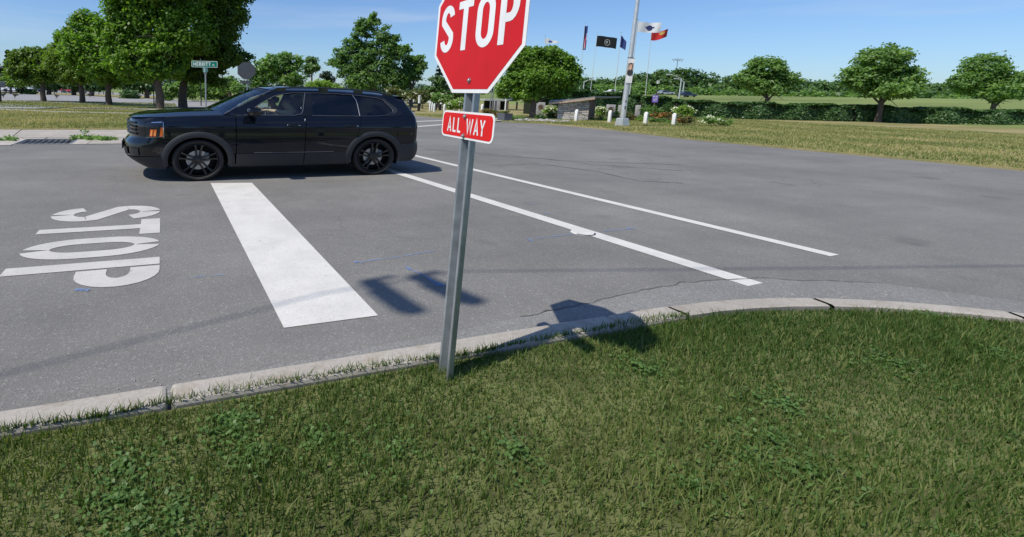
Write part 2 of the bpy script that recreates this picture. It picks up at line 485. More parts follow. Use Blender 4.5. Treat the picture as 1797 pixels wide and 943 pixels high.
# strips in the distance: parking lot, path, pale walk
sheet("parking_lot", pxpoly([(-260, 176), (0, 178.2), (225, 186), (300, 188.6), (400, 191), (470, 194), (470, 181.5), (400, 179), (300, 174.5), (240, 173), (100, 166), (0, 164), (-200, 160)], 0.09), 0.085, M_LOT, 0.02)
sheet("far_parking_lot", [tuple(p) for p in pxpoly([(-200, 157.5), (0, 161.2), (60, 162.4), (230, 167.0), (300, 169.5), (300, 167), (230, 164.2), (100, 159.2), (0, 156.0), (-200, 151)], 0.09)], 0.08, M_LOT, 0.02)
sheet("driveway", pxpoly([(-160, 174), (0, 181), (40, 184), (125, 188.2), (60, 190.6), (0, 190), (-160, 187)], 0.09), 0.09, M_LOT, 0.02)
sheet("pale_walk", pxpoly([(-200, 183), (0, 191), (100, 195.3), (240, 198.4), (330, 201), (330, 202.6), (240, 199.8), (100, 197), (0, 193), (-200, 186)], 0.09), 0.095, M_CONC2, 0.02)
sheet("side_walk_strip", pxpoly([(120, 188.6), (225, 189.3), (300, 192), (400, 196), (400, 198), (300, 193.8), (225, 191), (130, 190)], 0.09), 0.091, M_CONC, 0.02)
sheet("lot_verge", pxpoly([(60, 166.5), (240, 173.2), (300, 174.7), (300, 170), (230, 167.4), (100, 163.4), (60, 162.9)], 0.09), 0.082, M_GG, 0.02)

# ---------------------------------------------------------------- pavements, slabs, kerbs
wk = empty("pavement", (0, 0, 0)); wk["kind"] = "structure"
xj = [-40, -34, -28, -22, -16, -10, -3.62, 0.2, 4.0]
for i in range(len(xj)-1):
    a, b = xj[i]+0.012, xj[i+1]-0.012
    mb = MB(); sk = 0.35
    mb.prism([(a, 14.78), (b, 14.78), (b-sk, 17.35), (a-sk, 17.35)], -0.05, 0.036+0.004*(i % 2))
    mb.build("slab", M_CONC, wk)
for i in range(14):                                  # kerb stones behind the gutter
    a = -40+i*3.1; b = min(a+3.07, 4.0)
    if b <= a: break
    mb = MB(); mb.bbox(((a+b)/2, 14.66, -0.02), (b-a, 0.2, 0.10), 0.012)
    mb.build("kerb_stone", M_CONC2, wk)
gseg = [(-40, -20), (-20, -8.0), (-8.0, -4.1), (-4.06, -3.24), (-2.06, -1.72), (-1.70, 1.5), (1.53, 4.6)]
for i, (a, b) in enumerate(gseg):
    mb = MB(); y0 = 13.02+(0.1 if a < -3 else 0.22)
    mb.prism([(a, y0), (b, y0), (b, 14.55), (a, 14.55)], -0.05, 0.016+0.003*(i % 2))
    mb.build("gutter_slab", M_CONC2 if i in (3, 4) else M_CONC, wk)
nk = empty("near_kerb", (0, 0, 0)); nk["kind"] = "structure"
for i in range(18):
    a = -40+i*2.5; b = a+2.485
    if a > 2.9: break
    b = min(b, 2.99)
    MB().bbox(((a+b)/2, 2.10, 0.02), (b-a, 0.15, 0.14), 0.02).build("kerb_stone", M_CONC, nk)
for k in range(5):
    a0, a1 = 90-18*k, 90-18*(k+1)+0.5
    mb = MB(); V = []
    for j in range(5):
        a = R(a0+(a1-a0)*j/4)
        for r, z in ((3.505, -0.05), (3.505, 0.085), (3.525, 0.09), (3.64, 0.085), (3.655, 0.07), (3.655, -0.05)):
            V.append((3.0+r*math.cos(a), -1.48+r*math.sin(a), z))
    F = [(j*6+i, (j+1)*6+i, (j+1)*6+i+1, j*6+i+1) for j in range(4) for i in range(5)]
    mb.add(V, F).build("kerb_stone", M_CONC, nk)
# narrow kerb round the far left corner
fk = empty("far_kerb", (0, 0, 0)); fk["kind"] = "structure"
for k in range(5):
    mb = MB(); V = []
    for j in range(5):
        a = R(-90+18*k+17.5*j/4)
        for r, z in ((5.0, -0.05), (5.0, 0.09), (5.15, 0.09), (5.17, -0.05)):
            V.append((1.0+r*math.cos(a), 22.35+r*math.sin(a), z))
    F = [(j*4+i, j*4+i+1, (j+1)*4+i+1, (j+1)*4+i) for j in range(4) for i in range(3)]
    mb.add(V, F).build("kerb_stone", M_CONC, fk)

# storm drain grate in the gutter
gr = empty("storm_grate", (-2.65, 13.95, 0.0), label="black cast iron storm drain grate set in the far gutter left of the vehicle", cat="drain grate")
MB().box((0, 0, -0.050), (1.18, 1.24, 0.012)).build("pit", M_BLACK, gr)  # black sheet close under the bars paints in the drain's darkness
for sx in (-1, 1): MB().box((sx*0.585, 0, -0.02), (0.05, 1.24, 0.075)).build("frame_side", M_GREYM, gr)
for sy in (-1, 1): MB().box((0, sy*0.645, -0.02), (1.22, 0.045, 0.075)).build("frame_side", M_CONC2 if sy < 0 else M_GREYM, gr)
for i in range(9):
    x = -0.52+i*0.13; wb = 0.012
    MB().add([(x, -0.62, 0.004), (x+wb, -0.62, 0.004), (x+wb-.02, 0.62, 0.004), (x-0.02, 0.62, 0.004),
              (x, -0.62, -0.03), (x+wb, -0.62, -0.03), (x+wb-.02, 0.62, -0.03), (x-0.02, 0.62, -0.03)],
             [(0, 1, 2, 3), (0, 4, 5, 1), (1, 5, 6, 2), (2, 6, 7, 3), (3, 7, 4, 0)]).build("grate_bar", M_GALV, gr)

# ---------------------------------------------------------------- painted markings
def marking(name, polys, label=None, z=0.004):
    mb = MB()
    for p in polys:
        p = ccw(p); mb.add([(q[0], q[1], z) for q in p], [tuple(range(len(p)))])
    o = mb.build(name, M_PAINT, kind="structure")
    if label: o["label"] = label
    return o
q = [at(369, 322), at(443, 322), at(637, 526), at(470, 526)]
marking("stop_bar", [[(0.64, 7.56), (1.235, 7.47), (1.235, 2.72), (0.635, 2.72)]], "wide white stop bar painted across the lane")
def band(p0, p1, wd, ext0=0.0, ext1=0.0):
    a = Vector(p0[:2]); b = Vector(p1[:2]); d = (b-a).normalized(); n = Vector((-d.y, d.x))*wd/2
    a -= d*ext0; b += d*ext1
    return [tuple(a+n), tuple(b+n), tuple(b-n), tuple(a-n)]
def midline(tl, bl): return (at(*tl)+at(*bl))/2
cwA = band(midline((735, 272.8), (735, 277.8)), midline((1199, 381), (1199, 391)), 0.15, 3.2, 1.4)
cwB = band(midline((700, 301.6), (700, 307.3)), midline((1199, 454), (1199, 467.5)), 0.19, 4.4, 0.55)
marking("crosswalk_line", [cwA], "farther white crosswalk line running from the vehicle's rear bumper")
marking("crosswalk_line", [cwB], "nearer white crosswalk line with an iron cover in it")
far1 = band(at(736.5, 213.3), at(775, 211.9), 0.32, 3.0, 1.6)
far2 = band(at(736.5, 222.2), at(775, 219.2), 0.26, 3.0, 3.6)
marking("crosswalk_line", [far1], "far white crosswalk line across the side street, upper one")
marking("crosswalk_line", [far2], "far white crosswalk line across the side street, lower one")
wl = MB()
for ch, v0, v1 in (('S', 6.235, 5.61), ('T', 5.56, 4.985), ('O', 4.94, 4.365), ('P', 4.24, 3.655)):
    t = 0.195; wd = 0.66; k = (v0-v1)/wd
    hh = 1.085
    def tf(a, b, v0=v0, k=k): return (-1.14+b*hh, v0-a*k, 0.004)
    if ch == 'S':
        h_, m_ = t/2, .5; rx_ = (wd-t)/2; q_ = (1-h_-m_)/2
        ribbon(wl, arc(wd/2, 1-h_-q_, rx_, q_, 8, 86, 6), False, t, tf)
        ribbon(wl, arc(wd/2, 1-h_-q_, rx_, q_, 94, 200, 8)+[(wd/2, m_)]+arc(wd/2, h_+q_, rx_, q_, 20, -86, 9), False, t, tf)
        ribbon(wl, arc(wd/2, h_+q_, rx_, q_, -94, -172, 6), False, t, tf)
    elif ch == 'T':
        ribbon(wl, [(wd/2, 0), (wd/2, 1-0.17)], False, 0.18, tf); ribbon(wl, [(0, 0.915), (wd, 0.915)], False, 0.17, tf)
    elif ch == 'O':
        P = strokes('O', wd, t)[0][0]; n = len(P)
        g = 0.016                                     # stencil bridges at both ends
        lft = [(min(x, wd/2-g), y) for x, y in P if x < wd/2+1e-6]
        rgt = [(max(x, wd/2+g), y) for x, y in P if x > wd/2-1e-6]
        lft.sort(key=lambda q: -math.atan2(q[1]-0.5, (q[0]-wd/2)) % (2*PI)); 
        top = arc(wd/2, 1-t/2-0.31, wd/2-t/2, 0.31, 96, 180, 8); bot = arc(wd/2, t/2+0.31, wd/2-t/2, 0.31, 180, 264, 8)
        ribbon(wl, top+bot, False, t, tf)
        top = arc(wd/2, 1-t/2-0.31, wd/2-t/2, 0.31, 84, 0, 8); bot = arc(wd/2, t/2+0.31, wd/2-t/2, 0.31, 0, -84, 8)
        ribbon(wl, top+bot, False, t, tf)
    else:
        ribbon(wl, [(t/2, 0), (t/2, 1)], False, t, tf)
        b0, u = 0.46+t/2, 1-t/2; q_ = (u-b0)/2
        ribbon(wl, [(t+0.035, u), (wd*0.52, u)]+arc(wd*0.52, u-q_, wd*0.48-t/2, q_, 90, -90, 12)[1:]+[(t+0.035, b0)], False, t, tf)
o = wl.build("stop_legend", M_PAINT2, kind="structure"); o["label"] = "white word STOP painted on the lane, read from the left"

M_SPRAY, t_, b_ = nodes("blue_spray_paint")
b_.inputs["Base Color"].default_value = (0.10, 0.27, 0.62, 1); b_.inputs["Roughness"].default_value = 0.85
n_ = ramp(t_, noise(t_, 38, 4, 0.8), [(0.42, 0.0), (0.62, 0.75)])
tr_ = N(t_, "ShaderNodeBsdfTransparent"); mx_ = N(t_, "ShaderNodeMixShader")
L(t_, n_, mx_.inputs[0]); L(t_, tr_.outputs[0], mx_.inputs[1]); L(t_, b_.outputs[0], mx_.inputs[2]); L(t_, mx_.outputs[0], t_.nodes["Material Output"].inputs[0])
def spray(segs, label):
    mb = MB()
    for a, b, wd in segs:
        p = band(at(*a), at(*b), wd); mb.add([(x, y, 0.008) for x, y in ccw(p)], [(0, 1, 2, 3)])
    o = mb.build("spray_mark", M_SPRAY, kind="structure"); o["label"] = label
spray([((622, 461), (637, 462.5), 0.05), ((640, 460), (700, 452), 0.012), ((700, 452), (765, 441), 0.014)], "blue survey arrow sprayed beside the stop bar")
spray([((713, 470), (722, 476), 0.04), ((722, 475), (742, 484), 0.018), ((742, 484), (764, 498), 0.03), ((762, 499), (778, 503), 0.06)], "blue survey dashes sprayed left of the sign post")
spray([((1112, 402), (1060, 407), 0.02), ((1005, 412), (975, 415.5), 0.02), ((975, 415.5), (925, 422), 0.012), ((1100, 401), (1114, 403), 0.035), ((925, 420), (934, 425), 0.03)], "blue survey arrow crossing the nearer crosswalk line")
spray([((952, 374), (962, 377), 0.03)], "small blue sprayed dot between the crosswalk lines")
spray([((328, 489), (396, 483), 0.012)], "faint blue sprayed line right of the word STOP")
spray([((132, 510), (156, 511), 0.04)], "faint blue sprayed dash below the word STOP")

# covers and patches
def disc(c, r, z, n=28, sq=1.0): return [(c[0]+r*math.cos(2*PI*k/n), c[1]+r*sq*math.sin(2*PI*k/n), z) for k in range(n)]
mc = at(1023, 409)
cv = empty("valve_cover", (mc.x, mc.y, 0), label="small round iron cover half painted over by the nearer crosswalk line", cat="cover")
MB().lathe([(0.0, 0.0085), (0.105, 0.0085), (0.108, 0.004)], n=28).build("lid", M_PAINT, cv)
MB().lathe([(0.106, 0.0045), (0.109, 0.0055), (0.117, 0.0055), (0.12, 0.001)], n=28).build("ring", M_PAINT, cv)
mb = MB(); V = []
for k in range(13):
    a = R(-165+11.5*k)
    for r_, z_ in ((.1065, .0075), (.121, .006)): V.append((r_*math.cos(a), r_*math.sin(a), z_+.001))
mb.add(V, [(2*k, 2*k+1, 2*k+3, 2*k+2) for k in range(12)]).build("dark_arc", M_BLACK, cv)  # dark arc round the near half of the lid
pc = at(932, 357)
o = MB().lathe([(0.0, 0.003), (0.07, 0.004), (0.10, 0.0025)], n=20).build("asphalt_plug", M_PATCH, smooth=60)
o.location = (pc.x, pc.y, 0.0); o["label"] = "round asphalt plug between the two crosswalk lines"; o["category"] = "plug"
# coarse lighter apron along the near kerb, edged by a crack
AP = [(-20, 2.03), (-20, 2.30), (-4, 2.32), (0, 2.30), (1.6, 2.40), (2.7, 2.50), (3.12, 2.56), (3.73, 2.60), (4.4, 2.52), (5.3, 2.15), (6.2, 1.3), (6.9, 0.1), (7.1, -1.5), (6.52, -1.48), (6.2, 0.0), (5.4, 1.1), (4.4, 1.75), (3.0, 2.03)]
sheet("road_apron", ccw(AP), 0.0035, asphalt_mat("coarse_apron", 0.13, 0.30, tint=(1.0, 0.98, 0.93)))
def crack(pts, wd, label):
    mb = MB(); P = []
    for i in range(len(pts)-1):
        a, b = Vector(pts[i]), Vector(pts[i+1])
        for k in range(8): P.append(a.lerp(b, k/8)+Vector((rng.normal(0, .012), rng.normal(0, .012))))
    P.append(Vector(pts[-1])); n = len(P)
    V = []
    for i, p in enumerate(P):
        d = (P[min(i+1, n-1)]-P[max(i-1, 0)]).normalized(); q = Vector((-d.y, d.x))*wd/2*rng.uniform(0.4, 1.3)
        V += [(*(p+q), 0.0055), (*(p-q), 0.0055)]
    mb.add(V, [(2*i, 2*i+1, 2*i+3, 2*i+2) for i in range(n-1)])
    o = mb.build("crack", M_CRACK, kind="structure"); o["label"] = label
M_CRACK = mat("crack_dark", (0.10, 0.097, 0.09), 0.95)  # flat dark grey for the crack strips
crack([(2.1, 2.45), (2.7, 2.50), (3.12, 2.56), (3.73, 2.60), (4.4, 2.52), (5.3, 2.15)], 0.012, "crack along the near edge of the road right of the post")
crack([tuple(at(x, y)[:2]) for x, y in ((860, 290), (950, 288), (1050, 302), (1120, 318), (1199, 322))], 0.028, "upper long crack across the intersection")
crack([tuple(at(x, y)[:2]) for x, y in ((840, 272), (950, 279), (1050, 290), (1199, 300))], 0.03, "long thin seam across the intersection")
crack([tuple(at(x, y)[:2]) for x, y in ((745, 262), (860, 271), (1000, 283), (1199, 290))], 0.03, "second long seam across the intersection")

# ---------------------------------------------------------------- foliage
def quads(name, C, A, B, tone, m, parent=None, tri=False, **kw):
    """leaf shaped quads: centres C, half axes A and B (numpy n x 3)"""
    n = len(C)
    V = np.empty((n, 4, 3), np.float32)
    V[:, 0] = C-A; V[:, 1] = C+B-A*0.15; V[:, 2] = C+A; V[:, 3] = C-B-A*0.15
    me = bpy.data.meshes.new(name)
    me.vertices.add(n*4); me.vertices.foreach_set("co", V.ravel())
    me.loops.add(n*4); me.loops.foreach_set("vertex_index", np.arange(n*4, dtype=np.int32))
    me.polygons.add(n); me.polygons.foreach_set("loop_start", np.arange(0, n*4, 4, dtype=np.int32))
    at_ = me.attributes.new("tone", 'FLOAT', 'POINT')
    at_.data.foreach_set("value", np.repeat(np.asarray(tone, np.float32), 4))
    me.materials.append(m); me.update(calc_edges=True); me.validate()
    return put(bpy.data.objects.new(name, me), parent=parent, **kw)
def unit(n):
    v = rng.normal(size=(n, 3)); return v/np.linalg.norm(v, axis=1)[:, None]
def leaf_cloud(blobs, n, size, droop=0.3, shell=0.5, toneb=0.5):
    """blobs: list of (centre, radii(3)) -> clumps of leaves lying on the outside of sub blobs"""
    vol = np.array([max(b[1][0], .1)*max(b[1][2], .1) for b in blobs]); vol = vol/vol.sum()
    Cs, As, Bs, Ts = [], [], [], []
    for (c, r), f in zip(blobs, vol):
        k = max(30, int(n*f)); r = np.array(r, float); c = np.array(c, float)
        ncl = max(5, int(k/34))
        d = unit(ncl); rad = shell+(1-shell)*rng.random(ncl)**0.6
        cc = c+d*rad[:, None]*r*0.93
        cr = (0.20+0.16*rng.random(ncl))*np.mean(r)
        cr = np.clip(cr, size*1.6, None)
        tone = np.clip(toneb+rng.normal(0, .16, ncl), 0, 1)
        idx = rng.integers(0, ncl, k)
        u = unit(k); rr = rng.random(k)**0.45
        p = cc[idx]+np.where(rng.random(k)[:, None] < .5, u*(rr*cr[idx])[:, None], np.clip(rng.normal(0, .60, (k, 3)), -1.05, 1.05)*cr[idx][:, None])*np.array([1, 1, 0.6])
        nrm = u*0.8+d[idx]*0.4+np.array([0, 0, 0.85])+rng.normal(0, .45, (k, 3))
        nrm /= np.linalg.norm(nrm, axis=1)[:, None]
        a = np.cross(nrm, unit(k)); a /= np.linalg.norm(a, axis=1)[:, None]+1e-9
        a[:, 2] -= droop*rng.random(k); a /= np.linalg.norm(a, axis=1)[:, None]
        b = np.cross(nrm, a); b /= np.linalg.norm(b, axis=1)[:, None]+1e-9
        s = size*(0.65+0.7*rng.random(k))
        Cs.append(p); As.append(a*(s*0.5)[:, None]); Bs.append(b*(s*0.36)[:, None])
        Ts.append(np.clip(tone[idx]+rng.normal(0, .1, k), 0, 1))
    return np.concatenate(Cs), np.concatenate(As), np.concatenate(Bs), np.concatenate(Ts)
def limbs(mb, base, top, r0, blobs, n=7):
    base = Vector(base); top = Vector(top)
    j = Vector((rng.normal(0, .03), rng.normal(0, .03), 0))
    mb.tube([base-Vector((0, 0, .1)), base+Vector((0, 0, 0.15)), base.lerp(top, .35)+j, base.lerp(top, .7)-j, top], [r0*1.45, r0*1.1, r0*.95, r0*.85, r0*.7], 10)
    for c, r in blobs[:n]:
        c = Vector(c)
        s = base.lerp(top, rng.uniform(.72, 1.0))
        m = s.lerp(c, .5)+Vector((0, 0, -0.12*(c-s).length))
        e = s.lerp(c, .95)
        mb.tube([s, s.lerp(m, .5), m, m.lerp(e, .5), e], [r0*.42, r0*.36, r0*.28, r0*.2, r0*.08], 6)
        for _ in range(2):
            e2 = m+Vector(unit(1)[0])*np.mean(r)*0.8; mb.tube([m, m.lerp(e2, .5)+Vector((0, 0, .05)), e2], [r0*.18, r0*.12, r0*.04], 5)
def tree(name, label, base, lobes, leaf=0.2, n=6000, m=None, r0=0.18, depth=0.9, group=None, toneb=0.5, cat="tree", shell=0.45, extra=(), trunk_top=None):
    """base: foot (world); lobes in photo pixels (x, y, rx, ry) read at the foot's depth"""
    base = Vector(base); s = mpp(base)
    root = empty(name, base, label=label, cat=cat, group=group)
    B = []
    for i, l in enumerate(lobes):
        p = onplane(l[0], l[1], base)-base
        off = (rng.random()-0.5)*l[2]*s*0.7*depth
        p = p+HF*off
        B.append((tuple(p), (l[2]*s*.98, l[2]*s*.9*depth, l[3]*s)))
    for p, r in extra: B.append((tuple(Vector(p)-base), r))
    top = Vector((0, 0, 0))
    zc = sum(b[0][2] for b in B)/len(B)
    xc = sum(b[0][0] for b in B)/len(B); yc = sum(b[0][1] for b in B)/len(B)
    top = Vector((xc*.04, yc*.04, zc*0.85 if trunk_top is None else trunk_top))
    C, A, Bb, T = leaf_cloud(B, n, leaf, toneb=toneb, shell=shell)
    quads("crown", C, A, Bb, T, m or M_MAPLE, root)
    mb = MB(); limbs(mb, (0, 0, 0), top, r0, B); mb.build("trunk", M_BARK, root, smooth=60)
    return root
def conifer(name, label, base, px_top, wpx, n=2500, leaf=0.25, m=None, group=None, r0=0.15):
    base = Vector(base); s = mpp(base); H = zat(base, px_top)-base.z; wd = wpx*s
    root = empty(name, base, label=label, cat="tree", group=group)
    k = n; f = rng.random(k)**0.7; lay = np.floor(f*11)/11+rng.random(k)*0.035
    a = rng.random(k)*2*PI; wob = 1+0.25*np.sin(a*3+lay*40)
    rad = (1-lay)*wd*wob*(0.25+0.75*rng.random(k)**0.5)
    z = H*(0.08+0.92*lay)-rad*0.25
    C = np.stack([rad*np.cos(a), rad*np.sin(a), z], 1)
    A = np.stack([np.cos(a), np.sin(a), -0.35*np.ones(k)], 1)+rng.normal(0, .25, (k, 3)); A /= np.linalg.norm(A, axis=1)[:, None]
    Bv = np.cross(A, np.array([0, 0, 1.])+rng.normal(0, .3, (k, 3))); Bv /= np.linalg.norm(Bv, axis=1)[:, None]
    quads("crown", C, A*leaf*.7, Bv*leaf*.3, np.clip(0.4+rng.normal(0, .2, k), 0, 1), m or M_DARK, root)
    MB().tube([(0, 0, -.1), (0, 0, H*.5), (0, 0, H*.97)], [r0, r0*.6, 0.02], 8).build("trunk", M_BARK, root, smooth=60)
    return root
def shrub(name, label, base, lobes, leaf=0.08, n=1500, m=None, bloom=None, nb=0, bleaf=None, group=None, cat="shrub", toneb=0.5, depth=.9):
    base = Vector(base); s = mpp(base)
    root = empty(name, base, label=label, cat=cat, group=group)
    B = []
    for l in lobes:
        p = onplane(l[0], l[1], base)-base; p = p+HF*(rng.random()-.5)*l[2]*s*.6
        B.append((tuple(p), (l[2]*s, l[2]*s*depth, l[3]*s)))
    C, A, Bb, T = leaf_cloud(B, n, leaf, toneb=toneb, shell=.3)
    C[:, 2] = np.maximum(C[:, 2], 0.02)
    quads("foliage", C, A, Bb, T, m or M_MID, root)
    if nb:
        C, A, Bb, T = leaf_cloud([(b[0], tuple(np.array(b[1])*1.05)) for b in B], nb, bleaf or leaf, toneb=.6, shell=.85)
        C[:, 2] = np.maximum(C[:, 2], 0.05)
        quads("blossoms", C, A, Bb, T, bloom, root)
    mb = MB()
    for b in B[:4]: mb.tube([(0, 0, 0), tuple(Vector(b[0])*.5), b[0]], [.03, .02, .01], 5)
    mb.build("stem", M_BARK, root)
    return root

# ---------------------------------------------------------------- the stop sign in front
M_RED = None
def sheetmat(name, col, rough=0.35, streak=0.06):
    m, t, b = nodes(name)
    co = t.nodes.new("ShaderNodeTexCoord").outputs["Object"]
    mp = N(t, "ShaderNodeMapping"); mp.inputs["Scale"].default_value = (120, 120, 3)
    L(t, co, mp.inputs[0]); st = noise(t, 1.0, 2, 0.5, mp.outputs[0]); bl = noise(t, 5, 5, 0.6, co)
    c = mixc(t, 1.0, col, ramp(t, st, [(0.3, 1-streak), (0.7, 1.0)]), 'MULTIPLY')
    c = mixc(t, 1.0, c, ramp(t, bl, [(0.3, 0.88), (0.6, 1.0)]), 'MULTIPLY')
    L(t, c, b.inputs["Base Color"]); b.inputs["Roughness"].default_value = rough
    b.inputs["Coat Weight"].default_value = 0.0; b.inputs["Specular IOR Level"].default_value = 0.25
    bump(t, b, bl, 0.08, 0.01)
    return m
M_RED = sheetmat("sign_red", (0.60, 0.012, 0.014), rough=.5)
M_RED2 = sheetmat("plaque_red", (0.68, 0.010, 0.008), streak=0.0)
M_SW = sheetmat("sign_white", (0.80, 0.80, 0.78), streak=0.03)
pz_lo = 1.5095*0.82-.07
M_BOLT = mat("bolt_steel", (0.35, 0.34, 0.33), 0.4, 0.8)

def framed(X, Lz):
    X = Vector(X); Lz = Vector(Lz); n = X.cross(Vector((0, 0, 1))).normalized()
    return lambda x, y, z: X*x + n*(-y) + Lz*z      # y grows behind the face
def bolt(f, x, z, y0, r, parent):
    mb = MB(); V = []
    for rr, yy in ((r*1.5, 0.0), (r*1.5, -.0025), (r, -.003), (r, -.0085), (r*.7, -.0105), (0.0005, -.0105)):
        for k in range(8):
            a = 2*PI*k/8; V.append(f(x+rr*math.cos(a), y0+yy, z+rr*math.sin(a)))
    F = [(i*8+k, i*8+(k+1) % 8, (i+1)*8+(k+1) % 8, (i+1)*8+k) for i in range(5) for k in range(8)]
    mb.add(V, F).build("bolt", M_BOLT, parent)
def plate(f, outline, y0, y1, name, m, parent, label=None):
    n = len(outline)
    V = [f(x, y0, z) for x, z in outline]+[f(x, y1, z) for x, z in outline]
    F = [tuple(range(n)), tuple(reversed(range(n, 2*n)))]+[(k, n+k, n+(k+1) % n, (k+1) % n) for k in range(n)]
    return MB().add(V, F).build(name, m, parent, label=label)
def octo(a, zc, zs=1.0):
    s = a*(math.sqrt(2)-1)
    return [(x, zc+z*zs) for x, z in ((-s, -a), (s, -a), (a, -s), (a, s), (s, a), (-s, a), (-a, s), (-a, -s))]
def rrect(w, h, zc, r, n=5):
    o = []
    for cx, cz, a0 in ((w/2-r, -h/2+r, -90), (w/2-r, h/2-r, 0), (-w/2+r, h/2-r, 90), (-w/2+r, -h/2+r, 180)):
        o += [(cx+r*math.cos(R(a0+90*k/n)), zc+cz+r*math.sin(R(a0+90*k/n))) for k in range(n+1)]
    return o
ZS = 0.82
sgn = empty("stop_sign", (1.203, 1.903, 0.0), label="red and white STOP sign with ALL WAY plaque on a steel post in the foreground", cat="stop sign")
SF = framed((-0.0545, -0.9985, 0), (0.081, 0.071, 1.0))
# hat section post
sec = [(-.045, 0), (-.030, 0), (-.020, .036), (.020, .036), (.030, 0), (.045, 0), (.045, .005), (.0335, .005), (.0235, .041), (-.0235, .041), (-.0335, .005), (-.045, .005)]
mb = MB(); V = []; zz = [-0.3+0.1*k for k in range(26)]
for z in zz: V += [SF(x, y+0.004, z) for x, y in sec]
n = len(sec)
F = [(i*n+k, i*n+(k+1) % n, (i+1)*n+(k+1) % n, (i+1)*n+k) for i in range(len(zz)-1) for k in range(n)]
F += [tuple(reversed(range((len(zz)-1)*n, len(zz)*n)))]
mb.add(V, F).build("post", M_GALV, sgn)
oc = 2.07*ZS
mb = MB()
for k in range(60):                                    # punched holes along the web
    z = .02+k*.0254*1.0
    if z > pz_lo: break
    mb.add([tuple(SF(.005*math.cos(2*PI*j/8), .0395, z+.0045*math.sin(2*PI*j/8))) for j in range(8)], [tuple(range(8))])
mb.build("punched_holes", M_BLACK, sgn)["kind"] = "stuff"
plate(SF, octo(.381, oc, ZS), 0.0, 0.003, "octagon_plate", M_SW, sgn)
plate(SF, octo(.381-.0215, oc, ZS), -.0012, 0.0005, "red_face", M_RED, sgn)
hh = .280; wl_ = word_len("STOP", hh, .47, .135, {'O': .51, 'T': .47, 'P': .47})
for i, ch in enumerate("STOP"):
    x0 = -wl_/2+sum((.51 if c == 'O' else .47)+.135 for c in "STOP"[:i])*hh
    mb = MB()
    for p, c in strokes(ch, .51 if ch == 'O' else .47, .155):
        ribbon(mb, p, c, .155, lambda a, b: SF(x0+a*hh, -.0022, oc+(b-.5)*hh*ZS))
    mb.build("letter", M_SW, sgn)
bolt(SF, 0.0, oc-.312*ZS, -.002, .008, sgn); bolt(SF, 0.0, oc+.31*ZS, -.002, .008, sgn)
pz = 1.5095*ZS
plate(SF, rrect(.457, .152*ZS, pz, .03), 0.0, 0.003, "plaque_plate", M_SW, sgn)
plate(SF, rrect(.457-.022, (.152-.022)*ZS, pz, .022), -.0012, .0005, "plaque_red_face", M_RED2, sgn)
hh = .083
wd_ = {'A': .56, 'L': .42, 'W': .80, 'Y': .56}
tw = word_len("ALL", hh, .5, .2, wd_)+word_len("WAY", hh, .5, .14, wd_)+.72*hh
x0 = -tw/2-.008
for txt, gap in (("ALL", .2), ("WAY", .14)):
    for ch in txt:
        mb = MB()
        for p, c in strokes(ch, wd_[ch], .125):
            ribbon(mb, p, c, .15, lambda a, b: SF((x0+a*hh)*.84+.004, -.0022, pz-.002+(b-.5)*hh*ZS))
        mb.build("letter", M_SW, sgn)
        x0 += (wd_[ch]+gap)*hh
    x0 += (.72-gap)*hh
bolt(SF, -.008, pz+.050*ZS, -.002, .0075, sgn); bolt(SF, -.008, pz-.057*ZS, -.002, .0075, sgn)

# ---------------------------------------------------------------- the black SUV
def carpaint(name, base, rough=0.3, flake=0.0):
    m, t, b = nodes(name)
    b.inputs["Base Color"].default_value = (*base, 1); b.inputs["Roughness"].default_value = rough
    b.inputs["Metallic"].default_value = 0.0
    b.inputs["Coat Weight"].default_value = 1.0; b.inputs["Coat Roughness"].default_value = 0.02
    b.inputs["Coat IOR"].default_value = 1.54; b.inputs["Specular IOR Level"].default_value = 0.0
    d = noise(t, 3.0, 4, 0.6); 
    mr = N(t, "ShaderNodeMapRange"); L(t, d, mr.inputs[0]); mr.inputs[3].default_value = 0.015; mr.inputs[4].default_value = 0.07
    L(t, mr.outputs[0], b.inputs["Coat Roughness"])
    return m
M_CAR = carpaint("black_blue_paint", (0.004, 0.006, 0.011))
M_CLAD = mat("grey_cladding", (0.024, 0.026, 0.029), 0.55, bmp=0.1, bscale=300)
M_TYRE = mat("tyre_rubber", (0.022, 0.021, 0.020), 0.75, var=0.3, vscale=8)
M_RIM = mat("gloss_black_rim", (0.008, 0.008, 0.009), 0.4, 0.0, coat=0.25)
M_DISC = mat("brake_disc", (0.42, 0.42, 0.42), 0.35, 0.6)
M_TRIM = mat("satin_trim", (0.25, 0.26, 0.28), 0.3, 0.85)
M_GLOSSB = mat("gloss_black", (0.004, 0.004, 0.005), 0.12, coat=0.5)
M_IN = mat("interior_black", (0.018, 0.018, 0.02), 0.7)
M_WELL = mat("wheel_well", (0.006, 0.006, 0.006), 0.9)
M_AMBER = mat("amber_lens", (0.85, 0.16, 0.012), 0.2, coat=0.6)
M_AMBER2 = mat("pale_amber_lens", (0.95, 0.42, 0.16), 0.2, coat=0.6)
M_LENS = mat("lamp_housing", (0.008, 0.010, 0.014), 0.2, 0.0, coat=0.5)
M_CHROME = mat("bright_chrome", (0.75, 0.76, 0.78), 0.12, 1.0)
M_TAIL = mat("tail_lamp_red", (0.22, 0.008, 0.010), 0.15, coat=0.8)
M_PAPER = mat("paper_sticker", (0.75, 0.77, 0.78), 0.7)
